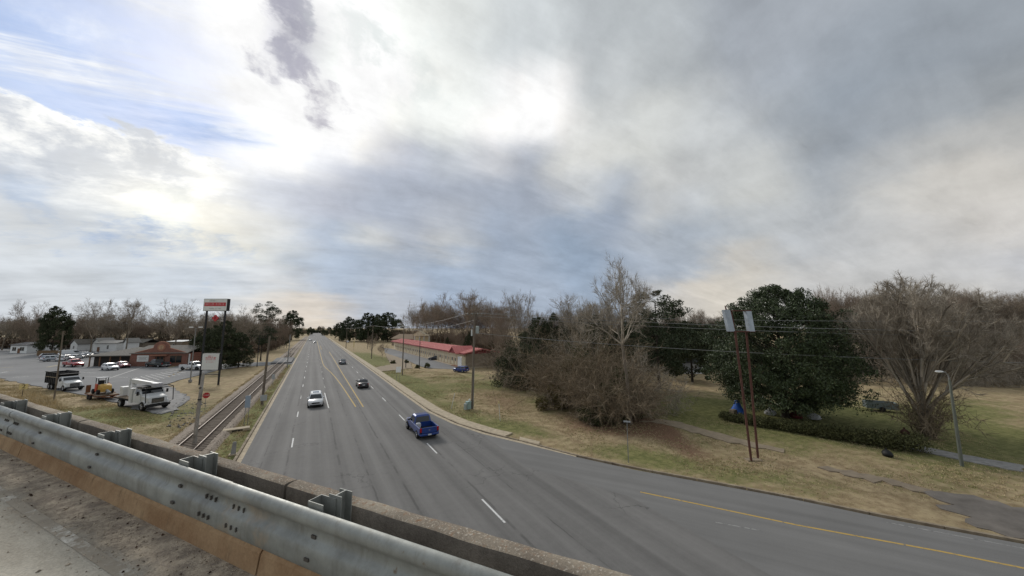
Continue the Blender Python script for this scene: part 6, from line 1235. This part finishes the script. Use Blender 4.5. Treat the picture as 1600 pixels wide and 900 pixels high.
[MB().box(-3.95, .75, sg*1.2-.08, sg*1.2+.08, 3.0, 3.1).build('top_rail', MATS['frame_black'], bo) for sg in (-1, 1)]
MB().box(.72, 1.9, -1.1, 1.1, 2.72, 2.80).build('cab_guard', MATS['frame_black'], t); wheels(t, [(x1+.65, -.95), (x1+.65, .95), (-1.3, -.92), (-1.3, .92), (-2.55, -.92), (-2.55, .92)], .52, .34); MB().box(-3.5, .8, -1.29, -1.285, 2.2, 2.26).build('tarp_bar', MATS['chrome'], bo)
c, h = between((190, 631), (250, 641)); t = thing('bucket_truck', 'white bucket truck with folded boom over the cab', 'truck', (c.x + .1, c.y - .2, .05), h, 'trucks parked on the lot edge', 1.12)
x1, xh = truck_cab(t, .9, 2.25, 2.55, 1.35, zf=1.05); MB().box(-3.6, 3.4, -.4, .4, .6, .9).build('chassis', MATS['frame_black'], t); MB().box(-3.7, .6, -1.15, 1.15, 1.0, 1.12).build('flat_deck', MATS['frame_black'], t)
for k in range(6): MB().box(-3.68 + k*.7, -3.02 + k*.7, -1.12, 1.12, 1.121, 1.16).build('deck_plank', MATS['deck_plank'], t)
MB().bevbox(.05, .75, -1.2, -.35, .75, 2.45, .04).build('tool_locker', MATS['truck_white'], t); MB().bevbox(.05, .75, .35, 1.2, .75, 2.2, .04).build('tool_locker', mat('locker_tan', (0.36, 0.32, 0.26), .7), t)
MB().tube([(-1.5, 0, 1.1), (-1.5, 0, 2.3)], [.45, .35], 12).build('turret', MATS['truck_white'], t, smooth=40)
MB().loft([[(x, -w, z-hh_), (x, w, z-hh_), (x, w, z+hh_), (x, -w, z+hh_)] for x, z, w, hh_ in ((-2.6, 3.02, .2, .22), (-1.6, 3.0, .2, .24), (2.6, 2.92, .16, .18), (3.5, 2.9, .16, .18))]).build('upper_boom', MATS['truck_white'], t, smooth=30)
MB().loft([[(x, -w, z-.15), (x, w, z-.15), (x, w, z+.15), (x, -w, z+.15)] for x, z, w in ((-1.6, 2.1, .15), (-2.1, 2.6, .15), (-2.4, 3.0, .15))]).build('lower_boom', MATS['truck_white'], t)
MB().tube([(-2.4, -.3, 1.1), (-2.55, -.25, 2.5), (-2.6, -.2, 3.5)], .09, 7).build('hydraulic_strut', MATS['truck_white'], t)
bk_ = MB(); bk_.loft([[(-3.3+x*k, y*k-.3, z) for x, y in ((-.4, -.4), (.4, -.4), (.4, .4), (-.4, .4))] for z, k in ((1.25, .85), (2.3, 1.0))]); bk_.build('bucket', MATS['truck_white'], t); MB().loft([[(3.15+x*k, y*k, z) for x, y in ((-.5, -.5), (.5, -.5), (.5, .5), (-.5, .5))] for z, k in ((2.62, .7), (3.06, .8))]).build('boom_tip_bucket', mat('bucket_grey', (0.44, 0.44, 0.48), .6), t)
gdm = [[(.9, -1.25, 2.62), (3.0, -1.25, 2.72), (3.95, -1.25, 2.60), (4.15, -1.25, 1.0), (3.5, -1.2, .7)], [(.9, 1.25, 2.62), (3.0, 1.25, 2.72), (3.95, 1.25, 2.60), (4.15, 1.25, 1.0), (3.5, 1.2, .7)]]
for g_ in gdm: MB().tube(g_, .045, 6).build('guard_bar', MATS['frame_black'], t)
MB().tube([(3.95, -1.25, 2.60), (3.95, 1.25, 2.60)], .045, 6).build('guard_bar', MATS['frame_black'], t); MB().box(.9, 2.5, -1.2, 1.2, 2.60, 2.68).build('cab_roof_guard', MATS['frame_black'], t)
wheels(t, [(x1+.6, -1.0), (x1+.6, 1.0), (-2.2, -.95), (-2.2, .95)], .52, .34); [MB().bevbox(-2.85, -1.55, sg*.98-.2, sg*.98+.2, .98, 1.06, .02).build('mudguard', MATS['frame_black'], t) for sg in (-1, 1)]
c, h = between((136, 617), (186, 630)); t = thing('flatbed_trailer', 'rusty flatbed equipment trailer hitched behind the bucket truck', 'trailer', (c.x, c.y, .045), h, 'trucks parked on the lot edge')
fr_ = MB().box(-3.4, 2.6, -1.1, 1.1, .58, .72).build('frame', MATS['deck_rust'], t)
for k in range(8): MB().box(-3.38 + k*.74, -2.68 + k*.74, -1.08, 1.08, .721, .77).build('deck_plank', MATS['deck_plank'], t)
for sg in (-1, 1): MB().tube([(2.6, sg*.8, .6), (4.4, 0, .55)], .06, 5).build('tongue', MATS['deck_rust'], t); MB().bevbox(-1.5, .3, sg*1.2-.14, sg*1.2+.14, .74, .80, .02).build('mudguard', MATS['deck_rust'], t); MB().box(-3.5, -3.42, sg*.75-.25, sg*.75+.25, .6, 1.9).build('ramp', MATS['deck_rust'], t)
wheels(t, [(-.95, -1.2), (-.95, 1.2), (-.15, -1.2), (-.15, 1.2)], .36, .24, 'rim_dark')
mc = Matrix.Rotation(h, 3, 'Z') @ Vector((-.2, 0, 0)); t = thing('stump_grinder', 'orange and yellow grinding machine on the flatbed trailer', 'machine', (c.x + mc.x, c.y + mc.y, .82), h)
MB().bevbox(-1.4, .2, -.55, .55, .45, 1.35, .06).build('body', MATS['machine_grey'], t); MB().bevbox(-.75, .05, -.72, -.551, .35, 1.5, .05).build('side_cover', MATS['machine_orange'], t); MB().bevbox(-.75, .05, .551, .72, .35, 1.5, .05).build('side_cover', MATS['machine_orange'], t)
MB().loft([[(x, -w, zb), (x, -w, zt-.15), (x, -w*.6, zt), (x, w*.6, zt), (x, w, zt-.15), (x, w, zb)] for x, w, zb, zt in ((.2, .6, .5, 1.45), (.9, .62, .45, 1.5), (1.5, .55, .4, 1.2), (1.75, .4, .4, .9))]).build('engine_hood', MATS['machine_yellow'], t, smooth=40)
for sg in (-1, 1): [MB().tube([(x, sg*.5, 1.3), (x, sg*.5, 2.3)], .05, 5).build('canopy_post', MATS['frame_black'], t) for x in (-1.3, -.3)]
MB().bevbox(-1.45, -.15, -.62, .62, 2.3, 2.38, .03).build('canopy', mat('canopy_grey', (0.22, 0.24, 0.26), .6), t); MB().bevbox(-1.2, -.8, -.3, .3, 1.35, 1.95, .06).build('seat', MATS['trim_black'], t); MB().tube([(1.7, 0, .6), (2.3, 0, .5), (2.6, 0, .2)], [.18, .16, .3], 8).build('cutter_arm', MATS['machine_grey'], t); wheels(t, [(-1.0, -.72), (-1.0, .72), (1.0, -.72), (1.0, .72)], .36, .3, 'rim_dark')
